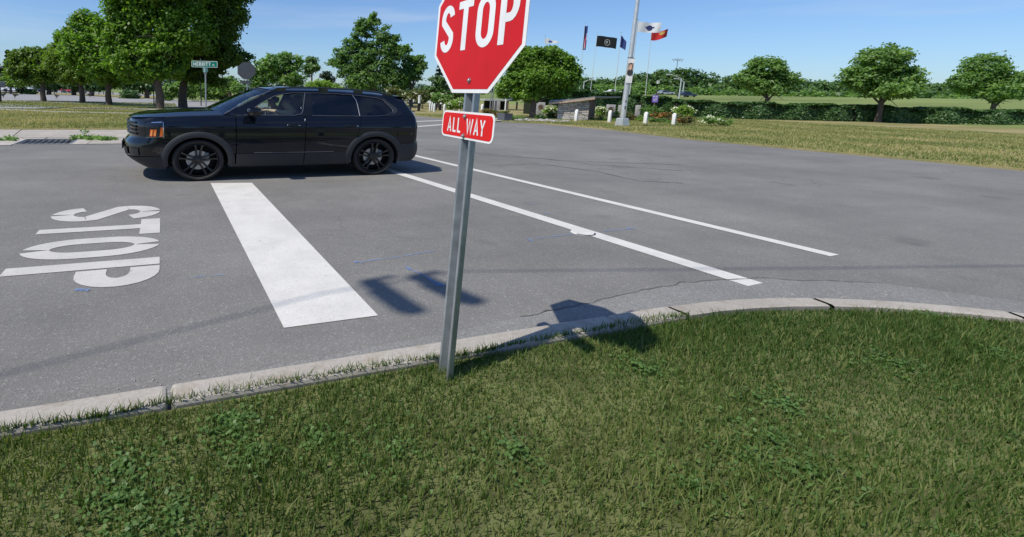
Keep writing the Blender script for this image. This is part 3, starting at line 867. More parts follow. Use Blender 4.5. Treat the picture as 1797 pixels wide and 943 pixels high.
def glassmat(name, tint, k=0.0, ior=1.5):
    m, t, b = nodes(name)
    tr = N(t, "ShaderNodeBsdfTransparent"); tr.inputs[0].default_value = (*tint, 1)
    gl = N(t, "ShaderNodeBsdfGlossy"); gl.inputs["Roughness"].default_value = 0.02; gl.inputs[0].default_value = (0.9, 0.95, 1, 1)
    fr = N(t, "ShaderNodeFresnel"); fr.inputs[0].default_value = ior
    a = N(t, "ShaderNodeMath", operation='ADD'); L(t, fr.outputs[0], a.inputs[0]); a.inputs[1].default_value = k
    a.use_clamp = True
    mx = N(t, "ShaderNodeMixShader"); L(t, a.outputs[0], mx.inputs[0]); L(t, tr.outputs[0], mx.inputs[1]); L(t, gl.outputs[0], mx.inputs[2])
    L(t, mx.outputs[0], t.nodes["Material Output"].inputs[0])
    return m
M_GF = glassmat("clear_glass", (0.74, 0.86, 0.80), 0.03)
M_GW = glassmat("windscreen_glass", (0.82, 0.92, 0.88), 0.05, 1.5)
M_GP = glassmat("privacy_glass", (0.055, 0.065, 0.075), 0.03)

ZP = [.20, .30, .45, .60, .80, .95, 1.05, 1.13, 1.19, 1.24, 1.30, 1.45, 1.60, 1.68, 1.76]
OP = [-.05, -.032, -.008, .0, .0, -.006, -.018, -.038, -.066, -.098, -.130, -.212, -.296, -.345, -.42]
_zf = np.linspace(.2, 1.76, 157); _of = np.interp(_zf, ZP, OP)
_of = np.convolve(np.pad(_of, 4, mode='edge'), np.ones(9)/9, 'valid')
def BW(x):
    b = .985
    if x > 1.35: b -= .032*((x-1.35)/.53)**2
    if x < -1.5: b -= .075*((-1.5-x)/.8)**2
    return b
def YS(x, z):
    y = BW(x)+float(np.interp(z, _zf, _of))
    if z > 1.24 and x < -1.3: y -= .05*min(1, (-1.3-x)/.9)*min(1, (z-1.24)/.25)
    # soft crease over the rear haunch and the doors
    y += .010*math.exp(-((z-1.0)/.05)**2)
    return y
def inside(p, poly):
    x, y = p; c = False; n = len(poly)
    for i in range(n):
        x1, y1 = poly[i]; x2, y2 = poly[(i+1) % n]
        if (y1 > y) != (y2 > y) and x < (x2-x1)*(y-y1)/(y2-y1)+x1: c = not c
    return c
def dens(poly, step, closed=True):
    o = []; n = len(poly)
    for i in range(n if closed else n-1):
        a = Vector(poly[i]); b = Vector(poly[(i+1) % n]); k = max(1, int((b-a).length/step))
        o += [tuple(a.lerp(b, j/k)) for j in range(k)]
    if not closed: o.append(tuple(poly[-1]))
    return o
def panel(mb, outline, holes, fy, step=0.06, thick=0.0, off=0.0):
    """side panel cut to an outline in (x, z); y from fy; both walls when thick"""
    outs = [dens(outline, step)]+[dens(hh_, step) for hh_ in holes]
    pts = []; edges = []
    for o in outs:
        b = len(pts); pts += [Vector(p) for p in o]; edges += [(b+i, b+(i+1) % len(o)) for i in range(len(o))]
    xs_ = [p[0] for p in outs[0]]; zs_ = [p[1] for p in outs[0]]
    bp = np.array([tuple(p) for p in pts])
    for x in np.arange(min(xs_), max(xs_), step):
        for z in np.arange(min(zs_), max(zs_), step*.8):
            if inside((x, z), outs[0]) and not any(inside((x, z), q) for q in outs[1:]):
                if np.min((bp[:, 0]-x)**2+(bp[:, 1]-z)**2) > (step*.42)**2: pts.append(Vector((x, z)))
    v2, _, tris, *_r = delaunay_2d_cdt(pts, edges, [], 0, 1e-6)
    F = []
    for t3 in tris:
        c = sum((v2[i] for i in t3), Vector((0, 0)))/3
        if inside(c, outs[0]) and not any(inside(c, q) for q in outs[1:]): F.append(tuple(t3))
    V = [(p[0], fy(p[0], p[1])+off, p[1]) for p in v2]
    # outward is +y: make winding so
    F2 = []
    for f in F:
        a, b, c = (v2[i] for i in f)
        cr = (b[0]-a[0])*(c[1]-a[1])-(b[1]-a[1])*(c[0]-a[0])
        F2.append(f if cr < 0 else f[::-1])
    mb.add(V, F2)
    if thick:
        for o in outs:
            P = [(p[0], fy(p[0], p[1])+off, p[1]) for p in o]; Q = [(p[0], fy(p[0], p[1])+off-thick, p[1]) for p in o]
            n = len(o); mb.add(P+Q, [(i, (i+1) % n, n+(i+1) % n, n+i) for i in range(n)])
    return mb
def mirror_build(name, fn, m, parent, smooth=40, label=None, side=(1, -1)):
    for sd in side:
        mb = MB(ZS); fn(mb)
        if sd < 0:
            mb.v = [(x, -y, z) for x, y, z in mb.v]; mb.f = [f[::-1] for f in mb.f]
        o = mb.build(name, m, parent, smooth=smooth)
        if label: o["label"] = label
    return o
car = empty("suv", (1.897, 8.757, 0), PI+.0218, label="black three-row SUV with black wheels crossing from right to left", cat="SUV")
FWX, RWX, WR, HZ = 1.43, -1.45, .383, .383
def circ(cx, r, a0, a1, n=16, sq=1.0): return [(cx+r*math.cos(R(a0+(a1-a0)*i/n)), HZ-.01+r*sq*math.sin(R(a0+(a1-a0)*i/n))) for i in range(n+1)]
RO, RI = .535, .435
aF = math.degrees(math.asin((.50-HZ)/RO))
# outlines (x forward, z up)
fender = [(.878, .50)]+[(FWX-RO*math.cos(R(aF))-.0, .50)]+circ(FWX, RO, 180-aF, 90)[1:]+circ(FWX, RO, 90, 33)[1:]+[(1.88, .80), (1.88, 1.155), (1.6, 1.178), (1.2, 1.196), (.878, 1.21)]
fender = [p for p in fender]
# greenhouse corners
A0, A1 = (1.02, 1.225), (.22, 1.675)
roofz = lambda x: float(np.interp(x, [-2.15, -1.9, -1.5, -1.0, -.5, 0, .22], [1.575, 1.615, 1.655, 1.682, 1.692, 1.687, 1.672]))
win1 = [(.70, 1.225), (.60, 1.31), (.46, 1.42), (.34, 1.505), (.22, 1.565), (.08, 1.605), (-.10, 1.63), (-.285, 1.64), (-.20, 1.29), (-.165, 1.245), (-.06, 1.222), (.3, 1.222)]
win2 = [(-.375, 1.222), (-.415, 1.64), (-.8, 1.636), (-1.095, 1.622), (-1.155, 1.52), (-1.165, 1.44), (-1.165, 1.222)]
win3 = [(-1.20, 1.222), (-1.20, 1.45), (-1.19, 1.53), (-1.14, 1.612), (-1.4, 1.595), (-1.6, 1.565), (-1.68, 1.53), (-1.82, 1.34), (-1.81, 1.30), (-1.70, 1.252), (-1.5, 1.228)]
green = [(1.02, 1.215), (.80, 1.365), (.55, 1.515), (.38, 1.603), (.22, 1.668), (0, roofz(0)), (-.5, roofz(-.5)), (-1, roofz(-1)), (-1.5, roofz(-1.5)), (-1.9, roofz(-1.9)), (-2.06, 1.59), (-2.10, 1.50), (-2.14, 1.40), (-2.19, 1.27), (-2.2, 1.214)]
green_low = [(-2.2, 1.214), (1.02, 1.214)]
GP = green+[(x, 1.214) for x in (-1.8, -1.2, -.6, 0, .5)]
mirror_build("side_frame", lambda mb: panel(mb, GP, [win1, win2, win3], YS, .05, .02), M_CAR, car)
mirror_build("front_fender", lambda mb: panel(mb, fender, [], YS, .045, .02), M_CAR, car)
fdoor = [(-.205, .50), (.866, .50), (.866, 1.208), (-.232, 1.208), (-.222, .9)]
rdoor = [(-.217, .50), (-.234, .9), (-.244, 1.208), (-1.19, 1.208), (-1.17, 1.12), (-1.08, 1.02), (-1.00, .90)]+circ(RWX, RO+.005, 62, 14, 6)[1:]+[(-.92, .50)]
rdoor = [(-.217, .50), (-.234, .9), (-.244, 1.208), (-1.19, 1.208), (-1.18, 1.10), (-1.15, .95), (-1.112, .80)]+[p for p in circ(RWX, RO+.008, 48, 13, 6)]
quarter = [(-1.198, 1.208), (-1.188, 1.10), (-1.158, .95), (-1.120, .80)]+circ(RWX, RO, 52, 180-aF, 24)+[(-2.02, .50), (-2.10, .52), (-2.12, .60), (-2.15, .80), (-2.17, 1.0), (-2.2, 1.208)]
mirror_build("front_door", lambda mb: panel(mb, fdoor, [], YS, .05, .02), M_CAR, car)
mirror_build("rear_door", lambda mb: panel(mb, rdoor, [], YS, .05, .02), M_CAR, car)
mirror_build("rear_quarter", lambda mb: panel(mb, quarter, [], YS, .045, .02), M_CAR, car)
# lower cladding
for seg in ([(.872, .285), (.872, .492), (-.200, .492), (-.195, .285)], [(-.21, .285), (-.214, .492), (-.90, .492), (-.98, .40), (-1.0, .285)]):
    mirror_build("door_cladding", lambda mb, seg=seg: panel(mb, seg, [], YS, .05, .05, .012), M_CLAD, car)
mirror_build("sill", lambda mb: panel(mb, [(.97, .25), (.97, .31), (-1.0, .31), (-1.0, .25)], [], lambda x, z: YS(x, z)-.012, .06, .1), M_CLAD, car)
# arch cladding rings
def ring(cx, front):
    def fn(mb):
        a0, a1 = (-12, 192)
        n = 40
        V = []
        for i in range(n+1):
            a = R(a0+(a1-a0)*i/n)
            for r, o in ((RO+.005, -.012), (RO+.004, .012), (RO-.02, .024), (RI+.02, .026), (RI, .018), (RI-.004, -.10)):
                x = cx+r*math.cos(a); z = HZ-.01+r*math.sin(a)
                V.append((x, YS(min(x, 1.88), z)-(0 if x < 1.88 else .35*(x-1.88))+o, z))
        F = [(i*6+k, (i+1)*6+k, (i+1)*6+k+1, i*6+k+1) for i in range(n) for k in range(5)]
        mb.add(V, F)
    return fn
mirror_build("wheel_arch_trim", ring(FWX, True), M_CLAD, car)
mirror_build("wheel_arch_trim", ring(RWX, False), M_CLAD, car)
# thin satin trims round the windows
def on(x, z, o=.006): return (x, YS(x, z)+o, z)
def trim(pts, r=.006, m=M_TRIM, nm="window_trim"):
    P = dens(pts, .05, False)
    mirror_build(nm, lambda mb: mb.tube([on(*p) for p in P], r, 5), m, car, 60)
trim([(.74, 1.214), (-.06, 1.216), (-.175, 1.243), (-.207, 1.30), (-.295, 1.648)], .0075)
trim([(.70, 1.232), (.46, 1.432), (.22, 1.578), (.08, 1.618), (-.10, 1.645), (-.295, 1.652), (-.8, 1.650), (-1.12, 1.635), (-1.4, 1.61), (-1.6, 1.578), (-1.69, 1.54), (-1.835, 1.345), (-1.822, 1.298), (-1.70, 1.24), (-1.5, 1.216), (-1.18, 1.213)], .0055)
trim([(-.35, 1.214), (-1.18, 1.213)], .0065)
trim([(-1.13, 1.625), (-1.178, 1.52), (-1.183, 1.44), (-1.183, 1.218)], .007)
mirror_build("pillar_cover", lambda mb: panel(mb, [(-.228, 1.245), (-.303, 1.642), (-.408, 1.642), (-.368, 1.245)], [], YS, .06, 0, .003), M_GLOSSB, car)
mirror_build("rear_pillar_trim", lambda mb: panel(mb, [(-1.66, 1.585), (-1.72, 1.575), (-1.93, 1.36), (-1.90, 1.29), (-1.80, 1.25), (-1.835, 1.30), (-1.85, 1.35), (-1.70, 1.55)], [], YS, .06, 0, .003), M_CLAD, car)
# glass
for wn, m, nm in ((win1, M_GF, "front_window"), (win2, M_GP, "rear_window"), (win3, M_GP, "quarter_window")):
    mirror_build(nm, lambda mb, wn=wn: panel(mb, wn, [], YS, .08, 0, -.008), m, car, 180)

# front: wrapped fascia
PE = 2.6
XF = lambda z: float(np.interp(z, [.22, .28, .36, .45, .55, .62, .68, .72, .78, .82, 1.0, 1.08, 1.12, 1.16], [2.20, 2.30, 2.40, 2.47, 2.485, 2.485, 2.475, 2.46, 2.41, 2.40, 2.405, 2.40, 2.38, 2.33]))
def FS(th, z, o=0.0):
    X = XF(z)+o; B = YS(1.88, z)+o
    c, s_ = math.cos(th), math.sin(th)
    return (1.88+(X-1.88)*abs(s_)**(2/PE), math.copysign(B*abs(c)**(2/PE), c), z)
def fsmesh(mb, t0, t1, z0, z1, nu, nv, o=0.0, zfun=None):
    def fn(u, v):
        th = R(t0+(t1-t0)*u); z = z0+(z1-z0)*v
        if zfun: z = zfun(u, v)
        return FS(th, z, o)
    return mb.grid(fn, nu, nv)
mb = MB(ZS); fsmesh(mb, 0, 180, .63, 1.155, 73, 22); mb.f = [f[::-1] for f in mb.f]; mb.build("front_fascia", M_CAR, car, smooth=50)
mb = MB(ZS); fsmesh(mb, 0, 180, .40, .628, 73, 9, -.012); mb.f = [f[::-1] for f in mb.f]; mb.build("front_bumper", M_GLOSSB, car, smooth=50)
mb = MB(ZS); fsmesh(mb, 0, 180, .24, .44, 73, 8, .004, zfun=lambda u, v: .24+(.16+.055*min(1, abs(u-.5)*2.6))*v); mb.f = [f[::-1] for f in mb.f]; mb.build("bumper_skirt", M_CLAD, car, smooth=50)
mb = MB(ZS); mb.v = []; mb.add([FS(R(a), .24) for a in range(0, 181, 5)]+[(1.6, 0, .24)], [tuple(range(38))]); mb.build("undertray", M_WELL, car)
# hood
def hood(u, v):
    x = 1.0+v*1.40
    zed = float(np.interp(x, [.9, 1.2, 1.6, 1.9, 2.1, 2.25, 2.40], [1.212, 1.200, 1.182, 1.166, 1.158, 1.150, 1.135]))
    zc = float(np.interp(x, [.9, 1.2, 1.6, 1.9, 2.1, 2.25, 2.33, 2.40], [1.305, 1.290, 1.272, 1.248, 1.225, 1.195, 1.17, 1.138]))
    if x <= 1.88: ye = YS(x, zed)-.004
    else: ye = (YS(1.88, 1.15))*max(0.0001, 1-((x-1.88)/(2.402-1.88))**PE)**(1/PE)
    s_ = (u*2-1); y = ye*math.copysign(abs(s_)**.85, s_)
    q = abs(s_)**.85
    ridge = .012*math.exp(-((q-.72)/.06)**2)*max(0, 1-(x-1.0)/1.3)
    z = zed+(zc-zed)*(1-q**3.2)+ridge
    return (x, y, z)
mb = MB(ZS).grid(hood, 41, 41); mb.f = [f[::-1] for f in mb.f]; mb.build("hood", M_CAR, car, smooth=60)
# cowl
MB(ZS).grid(lambda u, v: (1.12-.16*v-.10*(abs(u*2-1)**2), (u*2-1)*.87, 1.235+.03*(1-(u*2-1)**2)+.0*v), 15, 3).build("cowl", M_GLOSSB, car, smooth=60)
# windscreen
def edgeA(t): 
    P = [(1.02, 1.222), (.80, 1.37), (.55, 1.52), (.38, 1.608), (.235, 1.672)]
    x = 1.02+(.235-1.02)*t; zz_ = float(np.interp(-x, [-p[0] for p in P], [p[1] for p in P])); return x, zz_
def wind(u, v):
    x, z = edgeA(v); s_ = u*2-1
    y0 = YS(x, z)-.03
    return (x+(.16+.06*(1-v))*(1-abs(s_)**2.2)+.01, y0*s_, z+(.045)*(1-abs(s_)**2.4)+.004)
mb = MB(ZS).grid(wind, 25, 17); mb.build("windscreen", M_GW, car, smooth=180)
M_FRIT = mat("black_frit", (0.006, 0.006, 0.007), 0.3)
mirror_build("a_pillar_seal", lambda mb: mb.tube([(edgeA(t)[0]+.012, YS(*edgeA(t))-.016, edgeA(t)[1]+.005) for t in np.linspace(0, 1, 12)], .010, 6), M_TRIM, car, 60)
mb = MB(ZS); mb.grid(lambda u, v: tuple(Vector(wind(u, .90+.10*v))+Vector((.002, 0, .003))), 25, 3).build("windscreen_frit", M_FRIT, car, smooth=60)
mb = MB(ZS)
mb.add([tuple(Vector(wind(a, b))+Vector((.001, 0, .0035))) for a, b in ((.07, .10), (.115, .10), (.115, .20), (.07, .20))], [(0, 1, 2, 3)]); mb.build("windscreen_sticker", M_PAPER, car)
mb = MB(ZS)
mb.add([tuple(Vector(wind(a, b))+Vector((.001, 0, .0035))) for a, b in ((.125, .13), (.18, .13), (.18, .24), (.125, .24))], [(0, 1, 2, 3)]); mb.build("windscreen_sticker", M_PAPER, car)
MB(ZS).bbox((.60, .0, 1.60), (.05, .26, .07), .015).build("inside_mirror", M_IN, car)
MB(ZS).tube([(1.13, -.30, 1.262), (1.06, -.05, 1.31), (.99, .25, 1.345)], .008, 5).build("wiper", M_BLACK, car)
MB(ZS).tube([(1.13, .25, 1.262), (1.07, .45, 1.29), (.99, .70, 1.31)], .008, 5).build("wiper", M_BLACK, car)
# roof
def roof(u, v):
    x = .40+(-2.12-.40)*v; s_ = u*2-1
    xe = max(x, -2.14); ze = roofz(min(xe, .22)) if x < .22 else 1.672
    ye = YS(min(x, .22), ze)-.004
    lead = .0
    if v < .06: x = x-.17*(abs(s_)**2.4)*(1-v/.06)
    z = ze+.075*(1-abs(s_)**3)*min(1, (v+.45)/.55)
    return (x, ye*s_, z)
mb = MB(ZS).grid(roof, 31, 31); mb.build("roof", M_CAR, car, smooth=60)
MB(ZS).grid(lambda u, v: tuple(Vector(roof(.2+.6*u, .10+.6*v))+Vector((0, 0, .006))), 12, 12).build("glass_roof", M_GLOSSB, car, smooth=60)
# spoiler
mb = MB(ZS)
sp = lambda s_, k: (-1.98-.22*k-.02*(1-s_*s_), s_*(.62+.02*(1-k)), 1.625-.028*k+.035*(1-s_*s_))
mb.grid(lambda u, v: sp(u*2-1, v), 15, 4); mb.grid(lambda u, v: tuple(Vector(sp(u*2-1, 1-v))-Vector((0, 0, .035-.02*(1-v)))), 15, 4)
mb.grid(lambda u, v: tuple(Vector(sp(u*2-1, 1))-Vector((0, 0, .035*v*.6))), 15, 2)
mb.build("spoiler", M_CAR, car, smooth=50)
# roof rails
def rail(mb):
    P = [(.27, 1.68), (.12, 1.735), (-.1, 1.755), (-.55, 1.762), (-1.1, 1.75), (-1.6, 1.712), (-1.85, 1.672), (-1.98, 1.625)]
    P = dens(P, .12, False)
    for dz, sg in ((0, 1),):
        V = []
        for x, z in P:
            y = YS(x, 1.67)-.012-(.03 if x < -1.3 else 0)*0
            for a, b in ((.012, 0), (.012, -.026), (-.022, -.028), (-.022, .004), (-.006, .010)): V.append((x, y+a, z+b))
        n5 = 5
        mb.add(V, [(i*5+k, i*5+(k+1) % 5, (i+1)*5+(k+1) % 5, (i+1)*5+k) for i in range(len(P)-1) for k in range(5)])
    for x in (.10, -.62, -1.25, -1.82):
        z = float(np.interp(-x, [-.27, -.12, .1, .55, 1.1, 1.6, 1.85, 1.98], [1.68, 1.735, 1.755, 1.762, 1.75, 1.712, 1.672, 1.625]))
        mb.box((x, YS(x, 1.67)-.018, (z+roofz(max(min(x, .22), -2.1)))/2-.01), (.16, .03, z-roofz(x)+.02))
mirror_build("roof_rail", rail, M_GLOSSB, car, 40)
# rear
XR = lambda z: float(np.interp(z, [.26, .34, .46, .56, .64, .70, 1.0, 1.14, 1.25, 1.42, 1.60], [-2.34, -2.44, -2.475, -2.475, -2.46, -2.40, -2.39, -2.37, -2.33, -2.25, -2.16]))
def RS(th, z, o=0.0):
    x0 = float(np.interp(z, [.26, .5, 1.0, 1.21, 1.27, 1.40, 1.50, 1.60], [-1.98, -2.09, -2.16, -2.195, -2.185, -2.135, -2.095, -2.05]))
    if z < .652: x0 = -1.93
    B = YS(x0, z)+o; X = XR(z)-o; c, s_ = math.cos(th), math.sin(th)
    return (x0+(X-x0)*abs(s_)**(2/3.0), math.copysign(B*abs(c)**(2/3.0), c), z)
mb = MB(ZS).grid(lambda u, v: RS(PI*u, .655+v*(1.60-.655)), 61, 26); mb.build("tailgate", M_CAR, car, smooth=50)
mb = MB(ZS).grid(lambda u, v: RS(PI*u, .27+v*(.65-.27), .012), 61, 10); mb.build("rear_bumper", M_CLAD, car, smooth=50)
mb = MB(ZS).grid(lambda u, v: RS(PI*(.16+.68*u), 1.24+.32*v, .004), 41, 8); mb.build("rear_glass", M_GLASSW, car, smooth=60)
mirror_build("tail_lamp", lambda mb: mb.grid(lambda u, v: RS(R(22+26*u), .74+.36*v, .006), 9, 8), M_TAIL, car)
for cx in (FWX, RWX):
    mirror_build("wheel_well", lambda mb, cx=cx: mb.add([(cx+.455*math.cos(R(a)), yy, HZ-.01+.455*math.sin(R(a))) for yy in (.93, .55) for a in range(-20, 201, 10)], [(i, i+1, 24+i, 23+i) for i in range(22)]+[tuple(range(23, 46))]), M_WELL, car)
MB(ZS).box((-.02, 0, .30), (4.1, 1.5, .12)).build("underbody", M_WELL, car)
mirror_build("floor_side", lambda mb: mb.box((0, .78, .42), (1.95, .05, .34)), M_WELL, car, 180)

# lamps and grille on the fascia
def lampfn(mb): fsmesh(mb, 1.5, 25, .79, 1.085, 16, 10, .012, zfun=lambda u, v: (.79+.015*(1-u)*2)+(.285-.02*u)*v)
def flip(fn):
    def g(mb):
        fn(mb); mb.f = [f[::-1] for f in mb.f]
    return g
mirror_build("headlamp", flip(lampfn), M_LENS, car, 60)
mirror_build("headlamp_edge", lambda mb: mb.tube([FS(R(1.4), z, .014) for z in (.80, .88, .96, 1.03, 1.07)]+[FS(R(q), 1.082-.0008*q, .014) for q in (3, 5, 7, 10)], .007, 5), M_CHROME, car, 60)
mirror_build("headlamp_lower_edge", lambda mb: mb.tube([FS(R(q), .795+.0011*(24-q), .014) for q in (1.6, 6, 12, 18, 24)], .005, 5), M_TRIM, car, 60)
def lampbar(t0, t1, z0, z1, lean, m, nm):
    mirror_build(nm, flip(lambda mb: fsmesh(mb, t0, t1, z0, z1, 5, 6, .0165, zfun=None) if not lean else mb.grid(lambda u, v: FS(R(t0+(t1-t0)*u-lean*v), z0+(z1-z0)*v, .0165), 5, 7)), m, car, 60)
lampbar(14.6, 18.6, .825, .945, 1.5, M_AMBER, "running_lamp")
lampbar(15.4, 17.4, .835, .93, 1.5, M_AMBER2, "running_lamp_core")
lampbar(9.8, 13.4, .825, .945, 1.2, M_AMBER, "running_lamp")
lampbar(10.5, 12.3, .835, .93, 1.2, M_AMBER2, "running_lamp_core")
lampbar(2.6, 5.4, .815, .985, 1.6, M_AMBER, "side_marker")
mirror_build("headlamp_brow", flip(lambda mb: fsmesh(mb, 3, 15, 1.062, 1.076, 14, 3, .016)), M_CHROME, car, 60)
mirror_build("grille_surround", flip(lambda mb: fsmesh(mb, 26, 42, .81, 1.09, 10, 8, .006)), M_GLOSSB, car, 60)
mb = MB(ZS); fsmesh(mb, 41, 139, .81, 1.095, 41, 8, .004); mb.f = [f[::-1] for f in mb.f]; mb.build("grille", M_GLOSSB, car, smooth=60)
for r_ in range(4):                                    # rows of small raised cells
    mb = MB(ZS); z0 = .835+r_*.066
    nc = 24
    for k in range(nc):
        t0 = 43+94*(k+(.5 if r_ % 2 else 0))/nc; t1 = t0+94/nc*.72
        if t1 > 138: continue
        a, b, c, d = (FS(R(q), zz_, .014) for q, zz_ in ((t0, z0), (t1, z0), (t1, z0+.042), (t0, z0+.042)))
        A_, B_, C_, D_ = (FS(R(q), zz_, .03) for q, zz_ in ((t0+.5, z0+.014), (t1-.5, z0+.014), (t1-.5, z0+.028), (t0+.5, z0+.028)))
        mb.add([a, b, c, d, A_, B_, C_, D_], [(4, 7, 6, 5), (0, 4, 5, 1), (1, 5, 6, 2), (2, 6, 7, 3), (3, 7, 4, 0)])
    mb.build("grille_row", mat("grille_cell%d" % r_, (.10, .105, .115), .25, .8) if r_ == 0 else bpy.data.materials["grille_cell0"], car)
mb = MB(ZS); fsmesh(mb, 60, 120, .45, .60, 25, 5, .004); mb.f = [f[::-1] for f in mb.f]; mb.build("lower_intake", M_WELL, car, smooth=60)
mirror_build("fog_lamp_recess", flip(lambda mb: fsmesh(mb, 34, 52, .47, .60, 9, 5, .002)), M_LENS, car, 60)
mb = MB(ZS); mb.grid(lambda u, v: tuple(Vector(FS(R(70+40*u), .36+.05*v, .01))), 15, 3).build("skid_plate", M_CHROME, car, smooth=60)
MB(ZS).bbox((2.50, 0, .60), (.02, .52, .14), .008).build("plate_holder", M_BLACK, car)
# handles, mirrors, badges
for x, z in ((-.03, 1.03), (-1.02, 1.02)):
    def hnd(mb, x=x, z=z):
        P = [(x-.12, z), (x-.09, z+.003), (x, z+.004), (x+.09, z+.002), (x+.11, z)]
        mb.tube([(p[0], YS(*p)+(.012 if 0 < i < 4 else -.005)+.018*(i == 2), p[1]) for i, p in enumerate(P)], [.012, .016, .017, .016, .010], 8)
    mirror_build("door_handle", hnd, M_GLOSSB, car, 70)
    mirror_build("handle_tip", lambda mb, x=x, z=z: mb.bbox((x-.085, YS(x, z)+.03, z), (.03, .006, .012), .002), M_CHROME, car, 60)
mirror_build("door_edge_guard", lambda mb: mb.bbox((-.222, YS(-.22, 1.13)+.004, 1.13), (.012, .008, .045), .002), M_PAPER, car, 60)
def mirr(mb):
    mb.bbox((.63, 1.09, 1.285), (.20, .25, .14), .04)
    mb.tube([(.66, .93, 1.20), (.65, .99, 1.225), (.63, 1.03, 1.25)], [.035, .03, .03], 8)
def mirrcap(mb): mb.grid(lambda u, v: (.715+.02-.02*abs(v*2-1)**2-.015*abs(u*2-1)**3, 1.09+(u*2-1)*.115, 1.29+(v*2-1)*.055), 8, 6); mb.grid(lambda u, v: (.70-.16*v, 1.09+(u*2-1)*.10, 1.3565+.002), 6, 4)
mirror_build("wing_mirror", mirr, M_GLOSSB, car, 60)
mirror_build("mirror_cap", mirrcap, M_CAR, car, 60)
mirror_build("fender_lip", lambda mb: mb.tube([on(x, z, .004) for x, z in ((.60, .512), (.2, .51), (-.2, .508), (-.7, .512))], .006, 5), M_TRIM, car, 60)
# antenna
MB(ZS).bbox((-1.85, 0, 1.70), (.16, .04, .05), .015).build("antenna_fin", M_CAR, car)

# wheels
def wheel(cx, sd):
    wroot = MB(ZS)
    def yy(v): return v
    prof = [(.300, .07), (.318, .098), (.345, .108), (.365, .100), (.380, .070), (.383, .03), (.383, -.05), (.375, -.09), (.34, -.115), (.30, -.10)]
    c = (cx, sd*.865, HZ)
    o_ = lambda p: [(r, h*sd) for r, h in p]
    t = MB(ZS); t.lathe([(r, h*sd) for r, h in prof], c, 'Y', 48)
    if sd > 0: t.f = [f[::-1] for f in t.f]
    ty = t.build("tyre", M_TYRE, car, smooth=50)
    t = MB(ZS); t.lathe([(.298, .075*sd), (.292, .088*sd), (.283, .090*sd), (.278, .070*sd), (.262, -.06*sd), (.262, -.10*sd)], c, 'Y', 48)
    if sd > 0: t.f = [f[::-1] for f in t.f]
    rm = t.build("rim", M_RIM, car, smooth=35)
    s5 = MB(ZS)
    for k in range(5):
        for e in (-1, 1):
            a = 2*PI*k/5+.35; pa = Vector((math.cos(a), 0, math.sin(a))); pt = Vector((-math.sin(a), 0, math.cos(a)))
            def P(r, tt, y): return Vector((cx, 0, HZ))+pa*r+pt*tt+Vector((0, sd*(.865+y), 0))
            V = []
            for r, tt, wd_, y in ((.05, e*.026, .021, .070), (.13, e*.030, .018, .064), (.21, e*.038, .018, .072), (.285, e*.056, .024, .084)):
                V += [P(r, tt-wd_, y-.035), P(r, tt-wd_*.7, y), P(r, tt+wd_*.7, y), P(r, tt+wd_, y-.035)]
            sp_ = MB(ZS); sp_.add(V, [(i*4+q_, i*4+q_+1, (i+1)*4+q_+1, (i+1)*4+q_) for i in range(3) for q_ in range(3)]); sp_.build("spoke", M_RIM, rm, smooth=30)
    s5.lathe([(.0, .082*sd), (.03, .082*sd), (.036, .076*sd), (.075, .070*sd), (.082, .035*sd)], c, 'Y', 20)
    s5.build("hub_cap", M_RIM, rm, smooth=30)
    s6 = MB(ZS)
    for k in range(5): 
        a = 2*PI*k/5; s6.lathe([(.0, .078*sd), (.009, .078*sd), (.010, .062*sd)], (cx+.053*math.cos(a), sd*.865, HZ+.053*math.sin(a)), 'Y', 6)
    s6.build("wheel_nuts", M_RIM, rm)["kind"] = "stuff"
    d = MB(ZS); d.lathe([(.06, .02*sd), (.175, .02*sd), (.178, .0), (.10, -.02*sd)], c, 'Y', 32); d.build("brake_disc", M_DISC, car, smooth=40)
    MB(ZS).lathe([(0, -.02*sd), (.262, -.03*sd)], c, 'Y', 24).build("backing", M_WELL, car)
    MB(ZS).bbox((cx-.13, sd*.88, HZ+.05), (.07, .06, .17), .02).build("caliper", M_GREYM, car)
for cx in (FWX, RWX):
    for sd in (1, -1): wheel(cx, sd)

# interior
MB(ZS).bbox((.92, 0, 1.10), (.5, 1.5, .22), .06).build("dashboard", M_IN, car)
MB(ZS).box((-.6, 0, .45), (2.9, 1.6, .03)).build("cabin_floor", M_IN, car)
def seat(x, y, wd_=.52, lab=None):
    mb = MB(ZS)
    mb.bbox((x+.05, y, .78), (.52, wd_, .16), .05)
    m_ = Matrix.Rotation(R(14), 3, 'Y')
    bm_ = MB(); bm_.bbox((0, 0, 0), (.15, wd_*.94, .62), .05)
    mb.add([(Matrix.Rotation(R(-12), 3, 'Y') @ Vector(p))+Vector((x-.28, y, 1.12)) for p in bm_.v], bm_.f)
    mb.bbox((x-.36, y, 1.50), (.10, .27, .19), .04)
    return mb.build("seat", M_IN, car, smooth=50)
seat(-.12, .40); seat(-.12, -.40); seat(-1.0, .42); seat(-1.0, -.42); seat(-1.0, 0, .3)
seat(-1.75, .35, .5); seat(-1.75, -.35, .5)
sw = MB(ZS)
V = []
for i in range(25):
    a = 2*PI*i/24; c_ = Vector((.36, .40, 1.16)); ax = Vector((-.35, 0, .94)).normalized(); sd_ = Vector((0, 1, 0))
    V.append(c_+(sd_*math.cos(a)+ax*math.sin(a))*.185)
sw.tube(V, .015, 6, False); sw.tube([(.36, .23, 1.16), (.36, .57, 1.16)], .018, 6); sw.tube([(.36, .4, 1.16), (.6, .4, 1.05)], .03, 6)
sw.build("steering_wheel", M_BLACK, car, smooth=60)

